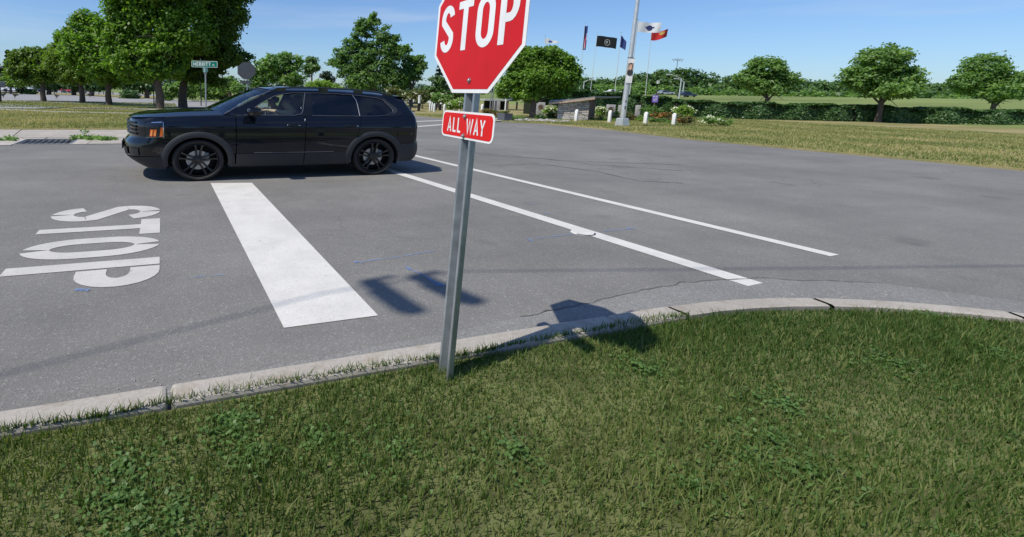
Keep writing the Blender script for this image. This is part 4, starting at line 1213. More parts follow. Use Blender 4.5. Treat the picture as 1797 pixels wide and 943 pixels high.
# ---------------------------------------------------------------- people in the front seats
def skin_mesh(name, chains, m, parent, zs=ZS, sub=1):
    """chains: list of [(pos, radius), ...]; chains that share a point are joined there"""
    V = []; E = []; Rr = []; key = {}
    for ch in chains:
        prev = None
        for p, r in ch:
            k = tuple(round(c, 4) for c in p)
            if k not in key: key[k] = len(V); V.append((p[0], p[1], p[2]*zs)); Rr.append(r)
            i = key[k]
            if prev is not None and prev != i: E.append((prev, i))
            prev = i
    me = bpy.data.meshes.new(name); me.from_pydata(V, E, [])
    o = bpy.data.objects.new(name, me); me.materials.append(m)
    put(o, parent=parent)
    sk = o.modifiers.new("skin", 'SKIN'); sk.use_smooth_shade = True
    sv = me.skin_vertices[0].data
    for i, r in enumerate(Rr):
        rr = r if hasattr(r, '__len__') else (r, r)
        sv[i].radius = rr; sv[i].use_root = (i == 0)
    ss = o.modifiers.new("sub", 'SUBSURF'); ss.levels = sub; ss.render_levels = sub
    return o
M_SKIN = mat("skin", (0.72, 0.46, 0.33), 0.55)
M_HAIRD = mat("dark_hair", (0.02, 0.014, 0.010), 0.6)
M_SHIRT = mat("dark_shirt", (0.05, 0.06, 0.08), 0.8)
M_SHIRTG = mat("teal_shirt", (0.04, 0.10, 0.11), 0.8)
M_JEANS = mat("trousers", (0.04, 0.05, 0.08), 0.85)
def hand(P, d, up, sc=1.0):
    """five separate fingers rooted in the palm, curled; P wrist, d forward, up back of the hand"""
    d = Vector(d).normalized(); up = Vector(up).normalized(); sd_ = d.cross(up); ch = []
    P = Vector(P); pm = P+d*.045; 
    ch.append([(tuple(P), .022), (tuple(pm), (.030, .020))])
    for i, (o_, ln) in enumerate(((-.028, .058), (-.010, .068), (.010, .064), (.028, .050))):
        a = pm+d*.035+sd_*o_; b = a+d*ln*.5-up*.012; c = b+d*ln*.25-up*.026; e = c-d*.008-up*.02
        ch.append([(tuple(pm), (.030, .020)), (tuple(a), .0105), (tuple(b), .0095), (tuple(c), .009), (tuple(e), .008)])
    t0 = P+d*.02-sd_*.026; t1 = t0+d*.03-sd_*.024-up*.008; t2 = t1+d*.026-up*.014
    ch.append([(tuple(P), .022), (tuple(t0), .012), (tuple(t1), .0105), (tuple(t2), .009)])
    return ch
def person(y, x, armL, armR, label, shirt, hair, hood_=None, tilt=0.0, glasses=True):
    pr = empty("person", car.matrix_basis @ Vector((0, 0, 0)), PI+.0218, label=label, cat="person")
    pel = (x-.16, y, .90); bel = (x-.19, y, 1.0); ch_ = (x-.20, y, 1.13); nb = (x-.17, y, 1.27); nk_ = (x-.14, y, 1.33)
    jaw = (x-.10, y+tilt*.3, 1.395); hd = (x-.125, y+tilt*.6, 1.455); cr_ = (x-.13, y+tilt, 1.52)
    chains = [[(pel, (.13, .12)), (bel, (.13, .11)), (ch_, (.15, .12)), (nb, (.11, .085)), (nk_, .052), (jaw, (.062, .070)), (hd, (.078, .092)), (cr_, (.062, .07))],
              [(jaw, (.062, .070)), (tuple(Vector(jaw)+Vector((.055, 0, -.005))), (.03, .03))],
              [(hd, (.078, .092)), (tuple(Vector(hd)+Vector((.092, 0, -.012))), (.014, .02))]]
    for s_, arm in ((1, armL), (-1, armR)):
        sh = (x-.17, y+s_*.17, 1.23)
        pts = [(nb, (.11, .085)), (sh, .062), (arm[0], .045), (tuple((Vector(arm[0])+Vector(arm[1]))/2), .040), (arm[1], .026)]
        chains.append(pts)
        d = (Vector(arm[1])-Vector(arm[0])).normalized()
        h_ = hand(Vector(arm[1])+d*.01, d, Vector((0, 0, 1))-d*d.z)
        h_[0] = [(arm[1], .026)]+h_[0]
        chains += h_
        hip = (x-.12, y+s_*.10, .86); kn = (x+.34, y+s_*.13, .92); ft = (x+.62, y+s_*.12, .58); to = (x+.80, y+s_*.12, .62)
        chains.append([(pel, (.13, .12)), (hip, .085), (kn, .062), (ft, .042), (to, .035)])
    b = skin_mesh("body", chains, M_SKIN, pr)
    skin_mesh("shirt", [[((x-.17, y, .88), (.15, .135)), (bel, (.145, .125)), (ch_, (.165, .135)), ((x-.17, y, 1.245), (.12, .098))],
                        [(ch_, (.165, .135)), ((x-.17, y+.17, 1.225), .075), (tuple(Vector((x-.17, y+.17, 1.225)).lerp(Vector(armL[0]), .62)), .062)],
                        [(ch_, (.165, .135)), ((x-.17, y-.17, 1.225), .075), (tuple(Vector((x-.17, y-.17, 1.225)).lerp(Vector(armR[0]), .62)), .062)]], shirt, pr)
    skin_mesh("trousers", [[((x-.17, y, .88), (.14, .13)), ((x-.12, y+.10, .865), .098), ((x+.34, y+.13, .925), .075), ((x+.60, y+.12, .62), .055)],
                           [((x-.17, y, .88), (.14, .13)), ((x-.12, y-.10, .865), .098), ((x+.34, y-.13, .925), .075), ((x+.60, y-.12, .62), .055)]], M_JEANS, pr)
    H = Vector(hd)
    hb = [[(tuple(H+Vector((.045, 0, .075))), (.055, .05)), (tuple(H+Vector((-.01, 0, .085))), (.085, .075)), (tuple(H+Vector((-.06, 0, .03))), (.08, .08)), (tuple(H+Vector((-.075, 0, -.05))), (.06, .06))]]
    hb.append([(tuple(H+Vector((-.01, 0, .085))), (.085, .075)), (tuple(H+Vector((-.02, .075, .02))), .026), (tuple(H+Vector((-.03, .082, -.04))), .018)])
    hb.append([(tuple(H+Vector((-.01, 0, .085))), (.085, .075)), (tuple(H+Vector((-.02, -.075, .02))), .026), (tuple(H+Vector((-.03, -.082, -.04))), .018)])
    skin_mesh("hair", hb, hair, pr)
    if glasses:
        g = MB(ZS)
        for s_ in (1, -1): g.bbox(tuple(H+Vector((.088, s_*.034, .012))), (.012, .05, .036), .006); g.tube([tuple(H+Vector((.09, s_*.06, .018))), tuple(H+Vector((-.01, s_*.088, .012)))], .004, 4)
        g.tube([tuple(H+Vector((.09, -.06, .018))), tuple(H+Vector((.095, 0, .02))), tuple(H+Vector((.09, .06, .018)))], .004, 4)
        g.build("sunglasses", M_BLACK, pr)
    else:
        g = MB(ZS)
        for s_ in (1, -1): g.bbox(tuple(H+Vector((.084, s_*.03, .012))), (.008, .022, .012), .003)
        g.build("eyes", M_BLACK, pr)
    g = MB(ZS)
    g.bbox(tuple(H+Vector((.075, 0, -.048))), (.01, .04, .008), .002); g.build("mouth", mat("lips", (.45, .16, .13), .5), pr)
    g = MB(ZS)
    for s_ in (1, -1): g.bbox(tuple(H+Vector((-.008, s_*.086, -.005))), (.03, .014, .05), .006)
    g.build("ears", M_SKIN, pr)
    return pr
person(.40, .05, ((.02, .72, 1.245), (.27, .54, 1.285)), ((.16, .20, 1.16), (.35, .27, 1.29)),
       "driver in dark glasses and dark hair with both arms up at the steering wheel", M_SHIRT, M_HAIRD)
person(-.40, .12, ((.16, -.22, 1.02), (.40, -.30, .98)), ((.14, -.62, 1.02), (.38, -.50, .98)),
       "front passenger sitting beyond the driver in a teal top", M_SHIRTG, M_HAIRD, glasses=True)

# ---------------------------------------------------------------- street signs beyond the vehicle
M_GREEN = sheetmat("sign_green", (0.0, 0.20, 0.13), streak=0.0)
M_SIGNBACK = mat("sign_back", (0.09, 0.095, 0.105), 0.5, 0.5, var=0.1)
def upright(foot, px_top, r, name="post", m=None, parent=None, taper=1.0, n=8):
    h_ = zat(foot, px_top)-foot.z
    return MB().tube([(0, 0, -.2), (0, 0, h_)], [r, r*taper], n).build(name, m or M_GALV, parent, smooth=60), h_
# street name sign
f = at(362, 218); fm = empty("street_name_sign", f, label="green MERRITT PL street name sign on a thin grey pole behind the vehicle's hood", cat="street sign")
s = mpp(f); zb = lambda py: zat(f, py)
upright(f, 121, .028, "pole", M_GALV, fm)
face = framed((HR.x, HR.y, 0), (0, 0, 1))
cz = (zb(107.5)+zb(118.5))/2; wd = 44.5*s; hg = zb(107.5)-zb(118.5)
xo = (360.3-361.6)*s
def shifted(fr, dx): return lambda x, y, z: fr(x+dx, y, z)
ff = shifted(face, xo)
plate(ff, rrect(wd, hg, cz, .03), -.012, .012, "blade", M_SW, fm)
plate(ff, rrect(wd-.035, hg-.035, cz, .02), -.0145, .0, "green_face", M_GREEN, fm)
hh = hg*.56; wds = {'M': .78, 'E': .5, 'R': .58, 'I': .16, 'T': .58}
tw = word_len("MERRITT", hh, .5, .17, wds); x0 = -wd/2+.06; k_ = (wd*.68)/tw
for ch in "MERRITT":
    mb = MB()
    for p, c in strokes(ch, wds[ch], .16): ribbon(mb, p, c, .19, lambda a, b: ff(x0+a*hh*k_, -.0165, cz+(b-.5)*hh))
    mb.build("letter", M_SW, fm); x0 += (wds[ch]+.17)*hh*k_
x0 += .05; h2 = hh*.62
for ch, w_ in (("P", .55), ("L", .45)):
    mb = MB()
    for p, c in strokes(ch, w_, .18): ribbon(mb, p, c, .18, lambda a, b: ff(x0+a*h2*.8, -.0165, cz-hh*.5+b*h2))
    mb.build("letter", M_SW, fm); x0 += (w_+.18)*h2*.8
MB().box((0, 0, zb(119.5)), (.05, .05, .06)).build("bracket", M_GALV, fm)
M_TEALS = mat("teal_bracket", (0.25, 0.42, 0.38), 0.4, 0.3)
cb = MB(); yv = (zb(120)+zb(127))/2
cb.box((0, 0, yv), (.10, .40, zb(120.5)-zb(127.5)), rz=0.15); cb.build("cross_blade", M_TEALS, fm)
MB().bbox((0, 0, zb(129)), (.09, .09, .09), .02).build("clamp", M_GALV, fm)
# back of another stop sign
f = at(434, 213); sb = empty("stop_sign", f, label="stop sign seen from behind with a small plaque below it, beyond the windscreen", cat="stop sign")
s = mpp(f); upright(f, 112, .026, "post", M_GALV, sb)
face2 = framed((-HR.x, -HR.y, 0), (0.0, 0, 1)); a = .381*.98
czb = zat(f, 124.3); dx = (431.2-432.2)*s
f2 = shifted(face2, -dx)
zsq = (28.6*s/2)/a
plate(f2, octo(15.3*s, czb, (14.3/15.3)), 0.03, 0.034, "octagon_plate", M_SIGNBACK, sb)
plate(f2, octo(15.0*s, czb, (14.3/15.3)), 0.022, 0.0299, "red_face", M_RED, sb)
plate(f2, rrect(17*s, 5*s, zat(f, 144.5), .01), 0.03, .034, "small_plaque", M_SIGNBACK, sb)
for zz_ in (118, 139): MB().box((0, 0, zat(f, zz_)), (.22, .05, .02), rz=math.atan2(HR.y, HR.x)).build("brace", M_GREYM, sb)
# thin posts
for px, py, pt, lab, w_ in ((270.5, 187.5, 143, "dark thin sign post with a small plate left of the big maple trunk", 1), (353, 188, 146, "thin dark post just left of the street name pole", 0)):
    f = at(px, py); o = empty("sign_post", f, label=lab, cat="post"); upright(f, pt, .04, "post", M_BLACK, o)
    if w_: MB().box((0, 0, zat(f, 145.5)), (.28, .03, .26)).build("plate", M_GREYM, o)
f = at(1.5, 181.5); o = empty("notice_board", f, label="grey panel on a dark post at the left edge beyond the path", cat="sign")
upright(f, 152, .07, "post", M_BLACK, o); MB().bbox((0, 0, zat(f, 148.5)), (.75, .08, .42), .04, rz=.3).build("panel", M_GREYM, o)

# ---------------------------------------------------------------- light pole with banner
f = at(1091, 223); lp = empty("light_pole", f, label="tall tapered aluminium light pole with a portrait banner on the right verge", cat="light pole")
s = mpp(f); topz = 9.2
lean = Vector((0.012*HR.x, 0.012*HR.y, 1.0))
MB().tube([lean*0.25, lean*3, lean*6, lean*topz], [.14, .115, .095, .075], 20).build("shaft", M_ALU, lp, smooth=60)
mb = MB(); 
V = [(x*q, y*q, z) for q, z in ((.24, -.05), (.205, .42), (.16, .46)) for x, y in ((-1, -1), (1, -1), (1, 1), (-1, 1))]
mb.add(V, [(i*4+k, i*4+(k+1) % 4, (i+1)*4+(k+1) % 4, (i+1)*4+k) for i in range(2) for k in range(4)]+[(8, 9, 10, 11)]).build("base", M_ALU, lp)
M_TAPE = mat("black_tape", (.012, .012, .012), .6)
for y0, h_ in ((178, .10), (189, .16)):
    z = zat(f, y0); p = lean*z
    o = MB().bbox(tuple(p-HF*.13-HR*.02), (.05, .03, h_), .01, rz=math.atan2(HR.y, HR.x)).build("sticker", M_TAPE, lp)
for zz_, r_ in ((.47, .155), (zat(f, 101), .118), (zat(f, 144), .135)):
    MB().lathe([(r_, zz_-.02), (r_+.012, zz_-.015), (r_+.012, zz_+.015), (r_, zz_+.02)], n=20).build("band", M_GREYM, lp).location = (lean.x*zz_, lean.y*zz_, 0)
# banner hangs from two arms
bn = empty("banner", f, label="narrow portrait banner with a dark-suited figure hanging on the light pole", cat="banner")
zt, zbm, zmid = zat(f, 104), zat(f, 146), zat(f, 133)
def bfr(x, z):  # banner plane turned
    d = HR*.85-HF*.53; p = lean*z + d*(x-.10) - (HR*.53+HF*.85)*.17
    return p
def bq(name, x0, x1, z0, z1, m, o=0.0):
    nn = -(HR*.53+HF*.85)*o
    mb = MB(); mb.grid(lambda u, v: tuple(bfr(x0+(x1-x0)*u, z0+(z1-z0)*v)+nn*1.0+HF*(-.02*math.sin(u*3)*math.sin(v*5))), 7, 9)
    return mb.build(name, m, bn, smooth=60)
M_BAN = mat("banner_cloth", (.62, .62, .60), .7); M_BSKIN = mat("printed_face", (.55, .32, .22), .7); M_BSUIT = mat("printed_suit", (.02, .02, .022), .7)
M_BGREY = mat("printed_grey", (.30, .27, .24), .7)
bq("cloth", .02, .31, zbm, zt, M_BAN)
bq("printed_background", .03, .30, zmid, zt-.20, M_BGREY, .006)
def ell(name, cx_, cz_, rx, rz, m, o):
    nn = -(HR*.53+HF*.85)*(o+.012)
    P = [tuple(bfr(cx_+rx*math.cos(2*PI*k/14), cz_+rz*math.sin(2*PI*k/14))+nn-HF*.015) for k in range(14)]
    MB().add(P, [tuple(range(14))]).build(name, m, bn)
hz_ = zt-.20
ell("printed_hair", .165, zmid+(hz_-zmid)*.74, .08, .17, M_HAIRD, .014); ell("printed_face", .165, zmid+(hz_-zmid)*.66, .066, .15, M_BSKIN, .016)
ell("printed_suit", .165, zmid+(hz_-zmid)*.25, .13, (hz_-zmid)*.26, M_BSUIT, .014)
for z in (zt+.02, zbm-.02): MB().tube([lean*z, bfr(.31, z)], .016, 6).build("arm", M_GALV, bn)

# ---------------------------------------------------------------- flagpoles and flags
M_FPOLE = mat("white_flagpole", (.60, .60, .58), .4, .3)
def flagmat(name, fn):
    m, t, b = nodes(name); b.inputs["Roughness"].default_value = .8
    return m
def cloth(mb, f0, dirv, up_, L_, H_, wave=.10, nx=13, nz=7, droop=0.0, taper=0.0, ph=0.0, twist=0.0):
    """flag from the hoist: f0 top corner, L_ long, H_ high, real folds across the wind"""
    d = Vector(dirv).normalized(); n_ = d.cross(Vector((0, 0, 1))).normalized()
    def fn(u, v):
        x = u*L_; z = -v*H_*(1-taper*u)-droop*u*u*L_-taper*u*H_*.5
        w_ = wave*math.sin(u*8+ph+v*1.2)*u**.6 + twist*u*(v-.5)
        p = Vector(f0)+d*(x*(1-.12*droop))+Vector((0, 0, z+.03*math.sin(u*9+ph)))+n_*w_
        return tuple(p)
    return mb.grid(fn, nx, nz), fn
M_FWH = mat("white_flag", (.78, .78, .78), .8); M_FBL = mat("navy_flag", (.02, .035, .16), .8); M_FBK = mat("black_flag", (.006, .007, .009), .8)
M_FRD = mat("red_flag", (.55, .02, .02), .8); M_FEM = mat("navy_emblem", (.03, .04, .14), .8); M_FBE = mat("blue_emblem", (.05, .08, .42), .8); M_FGD = mat("grey_emblem", (.42, .42, .42), .8)
def two(m):
    return m
def flagpole(px, pyf, pyt, pxt, lab, r=.05):
    f = at(px, pyf); h_ = zat(f, pyt)-f.z
    o = empty("flagpole", f, label=lab, cat="flagpole", group="flagpoles of the memorial garden")
    # poles stand plumb but for a hair of lean
    px0, _ = proj((f.x, f.y, h_)); ln = HR*((pxt-px0)*mpp(f))
    MB().tube([(0, 0, -.1), tuple(ln*.5+Vector((0, 0, h_*.5))), tuple(ln+Vector((0, 0, h_)))], [r, r*.85, r*.6], 10).build("pole", M_FPOLE, o, smooth=60)
    MB().lathe([(0, .10), (.05, .09), (.075, .05), (.05, .01), (.03, 0), (.03, -.05)], n=10).build("finial", M_GALV, o, smooth=60).location = ln+Vector((0, 0, h_))
    return f, h_, ln
def flag(f, ln, h_, pyt, Lp, Hp, dirv, m, lab, emb=None, **kw):
    s = mpp(f); z = zat(f, pyt); o = empty("flag", f, label=lab, cat="flag", group="flags flying in the memorial garden")
    mb = MB(); top = ln*(z/h_)+Vector((0, 0, z))
    mb, fn = cloth(mb, top, dirv, 0, Lp*s, Hp*s, **kw)
    mb.build("cloth", m, o, smooth=180)
    if emb:
        for (u0, u1, v0, v1, em, rnd) in emb:
            for off in (-.012, .012):
                n_ = Vector(dirv).cross(Vector((0, 0, 1))).normalized()*off
                mb = MB(); P = []
                K = 16
                c = Vector(fn((u0+u1)/2, (v0+v1)/2))+n_
                for k in range(K):
                    a = 2*PI*k/K
                    rr = 1.0 if rnd else min(1/max(abs(math.cos(a)), 1e-3), 1/max(abs(math.sin(a)), 1e-3))
                    P.append(tuple(Vector(fn((u0+u1)/2+(u1-u0)/2*math.cos(a)*rr, (v0+v1)/2+(v1-v0)/2*math.sin(a)*rr))+n_*(1+.6*(em == M_FBK)+1.2*((em == M_FGD) and (u1-u0) < .15))))
                mb.add([tuple(c)]+P, [(0, 1+k, 1+(k+1) % K) for k in range(K)]).build("emblem", em, o, smooth=180)
    return o
f, h_, ln = flagpole(957, 186, 64, 957.0, "shortest looking flagpole rising behind the round maple, pennant at its top")
flag(f, ln, h_, 67.5, 24, 10, HR, M_FWH, "small white pennant-like flag with a blue emblem above the round maple", emb=[(.25, .55, .3, .75, M_FBE, True)], taper=.75, wave=.05, droop=.08)
f, h_, ln = flagpole(1014, 187, 41, 1026.5, "flagpole whose striped flag hangs limp, left of the black flag")
flag(f, ln, h_, 46, 5.5, 40, HR, M_FBL, "limp red, white and blue flag hanging down its pole", emb=[(.30, .44, .40, .97, M_FRD, False), (.48, .58, .50, .96, M_FWH, False), (.62, .74, .44, .90, M_FRD, False), (.84, .92, .30, .60, M_FWH, False)], wave=.12, twist=.1)
f, h_, ln = flagpole(1033, 186, 58.5, 1048.3, "white flagpole of the black flag, nearest the stone shelter", .06)
flag(f, ln, h_, 63, 35, 18, HR, M_FBK, "black flag with a round grey emblem", emb=[(.40, .68, .22, .82, M_FGD, True), (.425, .655, .27, .77, M_FBK, True), (.46, .57, .36, .62, M_FGD, True)], wave=.09, droop=.10)
f, h_, ln = flagpole(1075.5, 192, 58, 1090.2, "flagpole of the navy flag just left of the light pole")
flag(f, ln, h_, 63, 11, 20, HR, M_FBL, "dark navy flag folded beside the light pole", wave=.12, droop=.75, taper=.25)
f, h_, ln = flagpole(1101, 200, 35, 1119.4, "flagpole right behind the light pole carrying a white flag")
flag(f, ln, h_, 39, 40, 16.5, HR, M_FWH, "white flag with a dark emblem streaming to the right", emb=[(.42, .68, .25, .8, M_FEM, True), (.36, .74, .42, .55, M_FEM, False)], wave=.1, droop=.02)
f, h_, ln = flagpole(1130, 193, 57, 1143.3, "rightmost flagpole with a red flag at its top")
flag(f, ln, h_, 58, 27, 13, HR, M_FRD, "red flag flying behind the white one", emb=[(.5, .8, .1, .5, mat("gold_emblem", (.5, .35, .1), .8), True)], wave=.16, droop=-.30, ph=1.5)

# ---------------------------------------------------------------- bollards, chains, monuments, shelter
def bollard(px, pyf, pyt, wpx, lab, grp="white bollards round the garden"):
    f = at(px, pyf); s = mpp(f); r = wpx*s/2; h_ = zat(f, pyt)-f.z
    o = empty("bollard", f, label=lab, cat="bollard", group=grp)
    MB().bbox((0, 0, h_*.43), (2*r, 2*r, h_*.9), r*.2, rz=.3).build("shaft", M_WHITE, o, smooth=40)
    MB().lathe([(r*1.12, h_*.86), (r*1.12, h_*.90), (r*.7, h_*.97), (0.001, h_)], n=8).build("cap", M_WHITE, o)
    return f, h_
bl = []
for px, pyf, pyt, w_, lab in ((1010.5, 214.6, 192, 5, "white bollard in front of the stone shelter wall"), (1069, 216.5, 193.5, 5, "white bollard between the shelter and the light pole"),
        (1132, 219, 196.5, 5.5, "white bollard right of the light pole, under the purple sign"), (1181.5, 221, 198.5, 5.5, "white bollard farthest right beside the orange shrubs"),
        (754.3, 196.5, 180, 2.4, "leftmost white bollard of the distant row"), (758.2, 195.5, 180, 2.2, "second white bollard of the distant row"), (761.8, 198, 181.5, 2.6, "third white bollard of the distant row"),
        (773.4, 193.5, 180, 2.4, "white bollard standing alone behind the distant row"), (779.6, 197, 183, 3.2, "white bollard just left of the ALL WAY plaque"), (806.5, 196, 184, 2.8, "white bollard left of the sign post in pale shrubs"),
        (846, 196, 183, 4, "white bollard seen right of the sign post before the dark shelter")):
    bl.append(bollard(px, pyf, pyt, w_, lab))
M_CHAIN = mat("dark_chain", (.03, .028, .025), .6, .4)
def chain(a, b, sag, lab):
    (fa, ha), (fb, hb_) = a, b
    P = [Vector((fa.x, fa.y, ha*.82)).lerp(Vector((fb.x, fb.y, hb_*.82)), t)-Vector((0, 0, sag*4*t*(1-t))) for t in np.linspace(0, 1, 12)]
    o = MB().tube(P, .018, 5).build("chain", M_CHAIN, label=lab, cat="chain")
chain(bl[0], bl[1], .30, "dark chain sagging from the shelter bollard to the next")
chain(bl[1], bl[2], .28, "dark chain sagging behind the light pole")
chain(bl[2], bl[3], .28, "dark chain sagging between the two right bollards")

def slab(px, pyf, pyt, wpx, lab, disc_=False, th=.25, top=True):
    f = at(px, pyf); s = mpp(f); h_ = zat(f, pyt); w_ = wpx*s
    o = empty("granite_monument", f, math.atan2(HR.y, HR.x)-.25, label=lab, cat="monument", group="granite monuments in the memorial garden")
    MB().bbox((0, 0, h_*.5+.06), (w_, th, h_-.1), .03).build("stone", M_STONE, o, smooth=40)
    MB().bbox((0, 0, .08), (w_*1.2, th*1.4, .16), .02).build("plinth", M_STONE, o)
    if disc_:
        MB().lathe([(w_*.36, -.02), (w_*.36, .0), (w_*.28, .015), (w_*.27, .0), (.001, .0)], (0, 0, 0), 'Y', 20).build("bronze_seal", mat("bronze", (.16, .10, .06), .5, .5) if "bronze" not in bpy.data.materials else bpy.data.materials["bronze"], o, smooth=40).location = (0, -th/2-.005, h_*.62)
        ob = o.children[-1]; ob.rotation_euler = (0, 0, PI)
slab(1070, 207, 184, 14, "squarish granite monument with a round bronze seal behind a bollard", True)
slab(1087, 208, 185, 7, "narrow granite monument just left of the light pole")
slab(1117.5, 208, 185, 7.5, "narrow granite monument between the light pole and right bollard")
slab(947.5, 203, 180, 14, "granite monument with a bronze seal left of the stone shelter", True)
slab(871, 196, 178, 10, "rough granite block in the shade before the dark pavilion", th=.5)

# stone shelter with a sloping roof
f = at(1033, 213.2); sh = empty("stone_shelter", f, 0, label="low stone walled shelter with a sloping flat roof and wooden side", cat="shelter")
fl = at(974, 209.5); fr = at(1043, 208.5); fb = at(1051, 206)
mb = MB(); wl0 = Vector((fl.x-f.x, fl.y-f.y, 0)); wr0 = Vector((fr.x-f.x, fr.y-f.y, 0))
fc = at(1031.5, 213.3); c0 = Vector((fc.x-f.x, fc.y-f.y, 0)); l0 = Vector((at(977, 211).x-f.x, at(977, 211).y-f.y, 0)); r0_ = Vector((at(1042, 209).x-f.x, at(1042, 209).y-f.y, 0))
hl = zat(at(977, 211), 180.5); hc = zat(fc, 174.5); hr_ = zat(at(1042, 209), 173.5)
dW = (c0-l0); Lw = dW.length; dW.normalize(); nW = Vector((dW.y, -dW.x, 0)); nW = nW if nW.dot(HF) < 0 else -nW
wall = MB(); wall.add([tuple(l0-nW*.05), tuple(c0-nW*.05), tuple(c0-nW*.05+Vector((0, 0, hc-.02))), tuple(l0-nW*.05+Vector((0, 0, hl-.02))),
    tuple(l0-nW*.4), tuple(c0-nW*.4), tuple(c0-nW*.4+Vector((0, 0, hc-.02))), tuple(l0-nW*.4+Vector((0, 0, hl-.02)))],
    [(0, 1, 2, 3), (5, 4, 7, 6), (4, 0, 3, 7), (1, 5, 6, 2), (3, 2, 6, 7)]).build("wall_core", mat("mortar", (.12, .11, .10), .9), sh)
row = 0; z = .0; rows = []
stone_mats = [conc_mat("ledge_stone", (.50, .48, .45)), conc_mat("ledge_stone_warm", (.48, .42, .36)), conc_mat("ledge_stone_dark", (.34, .33, .32))]
while z < hc:
    hrow = rng.uniform(.085, .14); x = -rng.uniform(0, .2)
    while x < Lw:
        w_ = rng.uniform(.22, .55); xa, xb = max(0, x)+.008, min(Lw, x+w_)-.008; x += w_
        ht = hl+(hc-hl)*((xa+xb)/2/Lw)
        if z+hrow > ht+.02 or xb-xa < .05: continue
        c_ = l0+dW*((xa+xb)/2)+Vector((0, 0, z+hrow/2))+nW*rng.uniform(-.01, .03)
        MB().bbox(tuple(c_), (xb-xa, .14, hrow-.012), .012, rz=math.atan2(dW.y, dW.x)).build("stone", stone_mats[int(rng.integers(0, 3))], sh)
    z += hrow
sd_ = (r0_-c0); 
for k in range(6):
    a, b = c0+sd_*(k/6+.01), c0+sd_*((k+1)/6-.01)
    hA = hc+(hr_-hc)*(k+.5)/6
    n2 = Vector((sd_.y, -sd_.x, 0)).normalized()*.03
    MB().add([tuple(a-n2), tuple(b-n2), tuple(b+n2), tuple(a+n2)]+[tuple(q+Vector((0, 0, hA-.03))) for q in (a-n2, b-n2, b+n2, a+n2)], [(0, 1, 5, 4), (1, 2, 6, 5), (2, 3, 7, 6), (3, 0, 4, 7), (4, 5, 6, 7)]).build("board", M_WOOD, sh)
bk = [l0-nW*3.2, c0-nW*3.2]
rl, rr_ = l0-dW*.55, c0+dW*.25
def zr(p, base): return base
V = [tuple(rl+nW*.35+Vector((0, 0, zat(at(970, 210), 181.3)))), tuple(rr_+nW*.35+Vector((0, 0, hc+.10))), tuple(r0_+dW*1.6-nW*.6+Vector((0, 0, hc+.16))), tuple(rl-nW*2.6+Vector((0, 0, hl+.05)))]
V2 = [tuple(Vector(v)+Vector((0, 0, .09))) for v in V]
MB().add(V+V2, [(3, 2, 1, 0), (4, 5, 6, 7), (0, 1, 5, 4), (1, 2, 6, 5), (2, 3, 7, 6), (3, 0, 4, 7)]).build("roof", M_GREYM, sh)
fa_ = MB(); a = Vector(V[0])+nW*.02; b = Vector(V[1])+nW*.02
fa_.add([tuple(a-Vector((0, 0, .10))), tuple(b-Vector((0, 0, .10))), tuple(b+Vector((0, 0, .03))), tuple(a+Vector((0, 0, .03)))]+[tuple(q+nW*.04) for q in (a-Vector((0, 0, .10)), b-Vector((0, 0, .10)), b+Vector((0, 0, .03)), a+Vector((0, 0, .03)))],
    [(4, 5, 6, 7), (0, 4, 7, 3), (1, 2, 6, 5), (3, 7, 6, 2), (0, 1, 5, 4)]).build("fascia_board", mat("tan_board", (.40, .30, .22), .8, var=.2), sh)

# planter box
f = at(885, 213.5); s = mpp(f); o = empty("planter", f, math.atan2(HR.y, HR.x)+.45, label="square dark grey planter box on the verge below the round maple", cat="planter")
hp = zat(f, 199)
MB().add([(-.26, -.26, 0), (.26, -.26, 0), (.26, .26, 0), (-.26, .26, 0), (-.31, -.31, hp), (.31, -.31, hp), (.31, .31, hp), (-.31, .31, hp)], [(0, 1, 5, 4), (1, 2, 6, 5), (2, 3, 7, 6), (3, 0, 4, 7), (4, 5, 6, 7)]).build("box", mat("slate_grey", (.10, .105, .12), .6), o)
C, A, B_, T = leaf_cloud([((0, 0, hp+.06), (.25, .25, .14))], 260, .07); quads("plants", C, A, B_, T, M_OLIVE, o)

# purple sign
f = at(1145, 208); s = mpp(f); o = empty("small_sign", f, label="small purple sign with white print on a dark post", cat="sign")
upright(f, 180, .05, "post", M_WOOD, o)
fc = shifted(face, 0)
z0, z1 = zat(f, 180), zat(f, 167)
plate(fc, [(-5*s, z0), (5*s, z0), (5*s, z1), (-5*s, z1)], -.06, -.03, "panel", mat("purple_panel", (.22, .12, .52), .5), o)
M_PR = mat("white_print", (.75, .75, .8), .6)
for x, y, w_, h_ in ((-2.8, .80, 2.2, .2), (1.8, .84, 3.6, .07), (1.8, .72, 3.6, .07), (-2.8, .48, 2.0, .07), (1.2, .50, 4.4, .07), (0, .34, 7, .07), (-.5, .20, 6, .06)):
    MB().box(tuple(fc(x*s, -.064, z0+(z1-z0)*y)), (w_*s, .005, (z1-z0)*h_), rz=math.atan2(HR.y, HR.x)).build("print", M_PR, o)
f = far_at(1150.5, 60, 0.6); f.z = 0.4; o = empty("small_sign", f, label="tiny white square sign against the dark trees right of the flagpoles", cat="sign")
upright(f, 152.5, .04, "post", M_BLACK, o); s = mpp(f)
plate(fc, rrect(4.6*s, 5*s, zat(f, 150.5), .02), -.03, -.01, "panel", M_SW, o)
for dx, dy, w_, h_ in ((0, 1.0, 2.0, .5), (.6, 0, .5, 2.0)): MB().box(tuple(fc(dx*s, -.035, zat(f, 150.5)+dy*s)), (w_*s, .004, h_*s), rz=math.atan2(HR.y, HR.x)).build("print", M_BLACK, o)

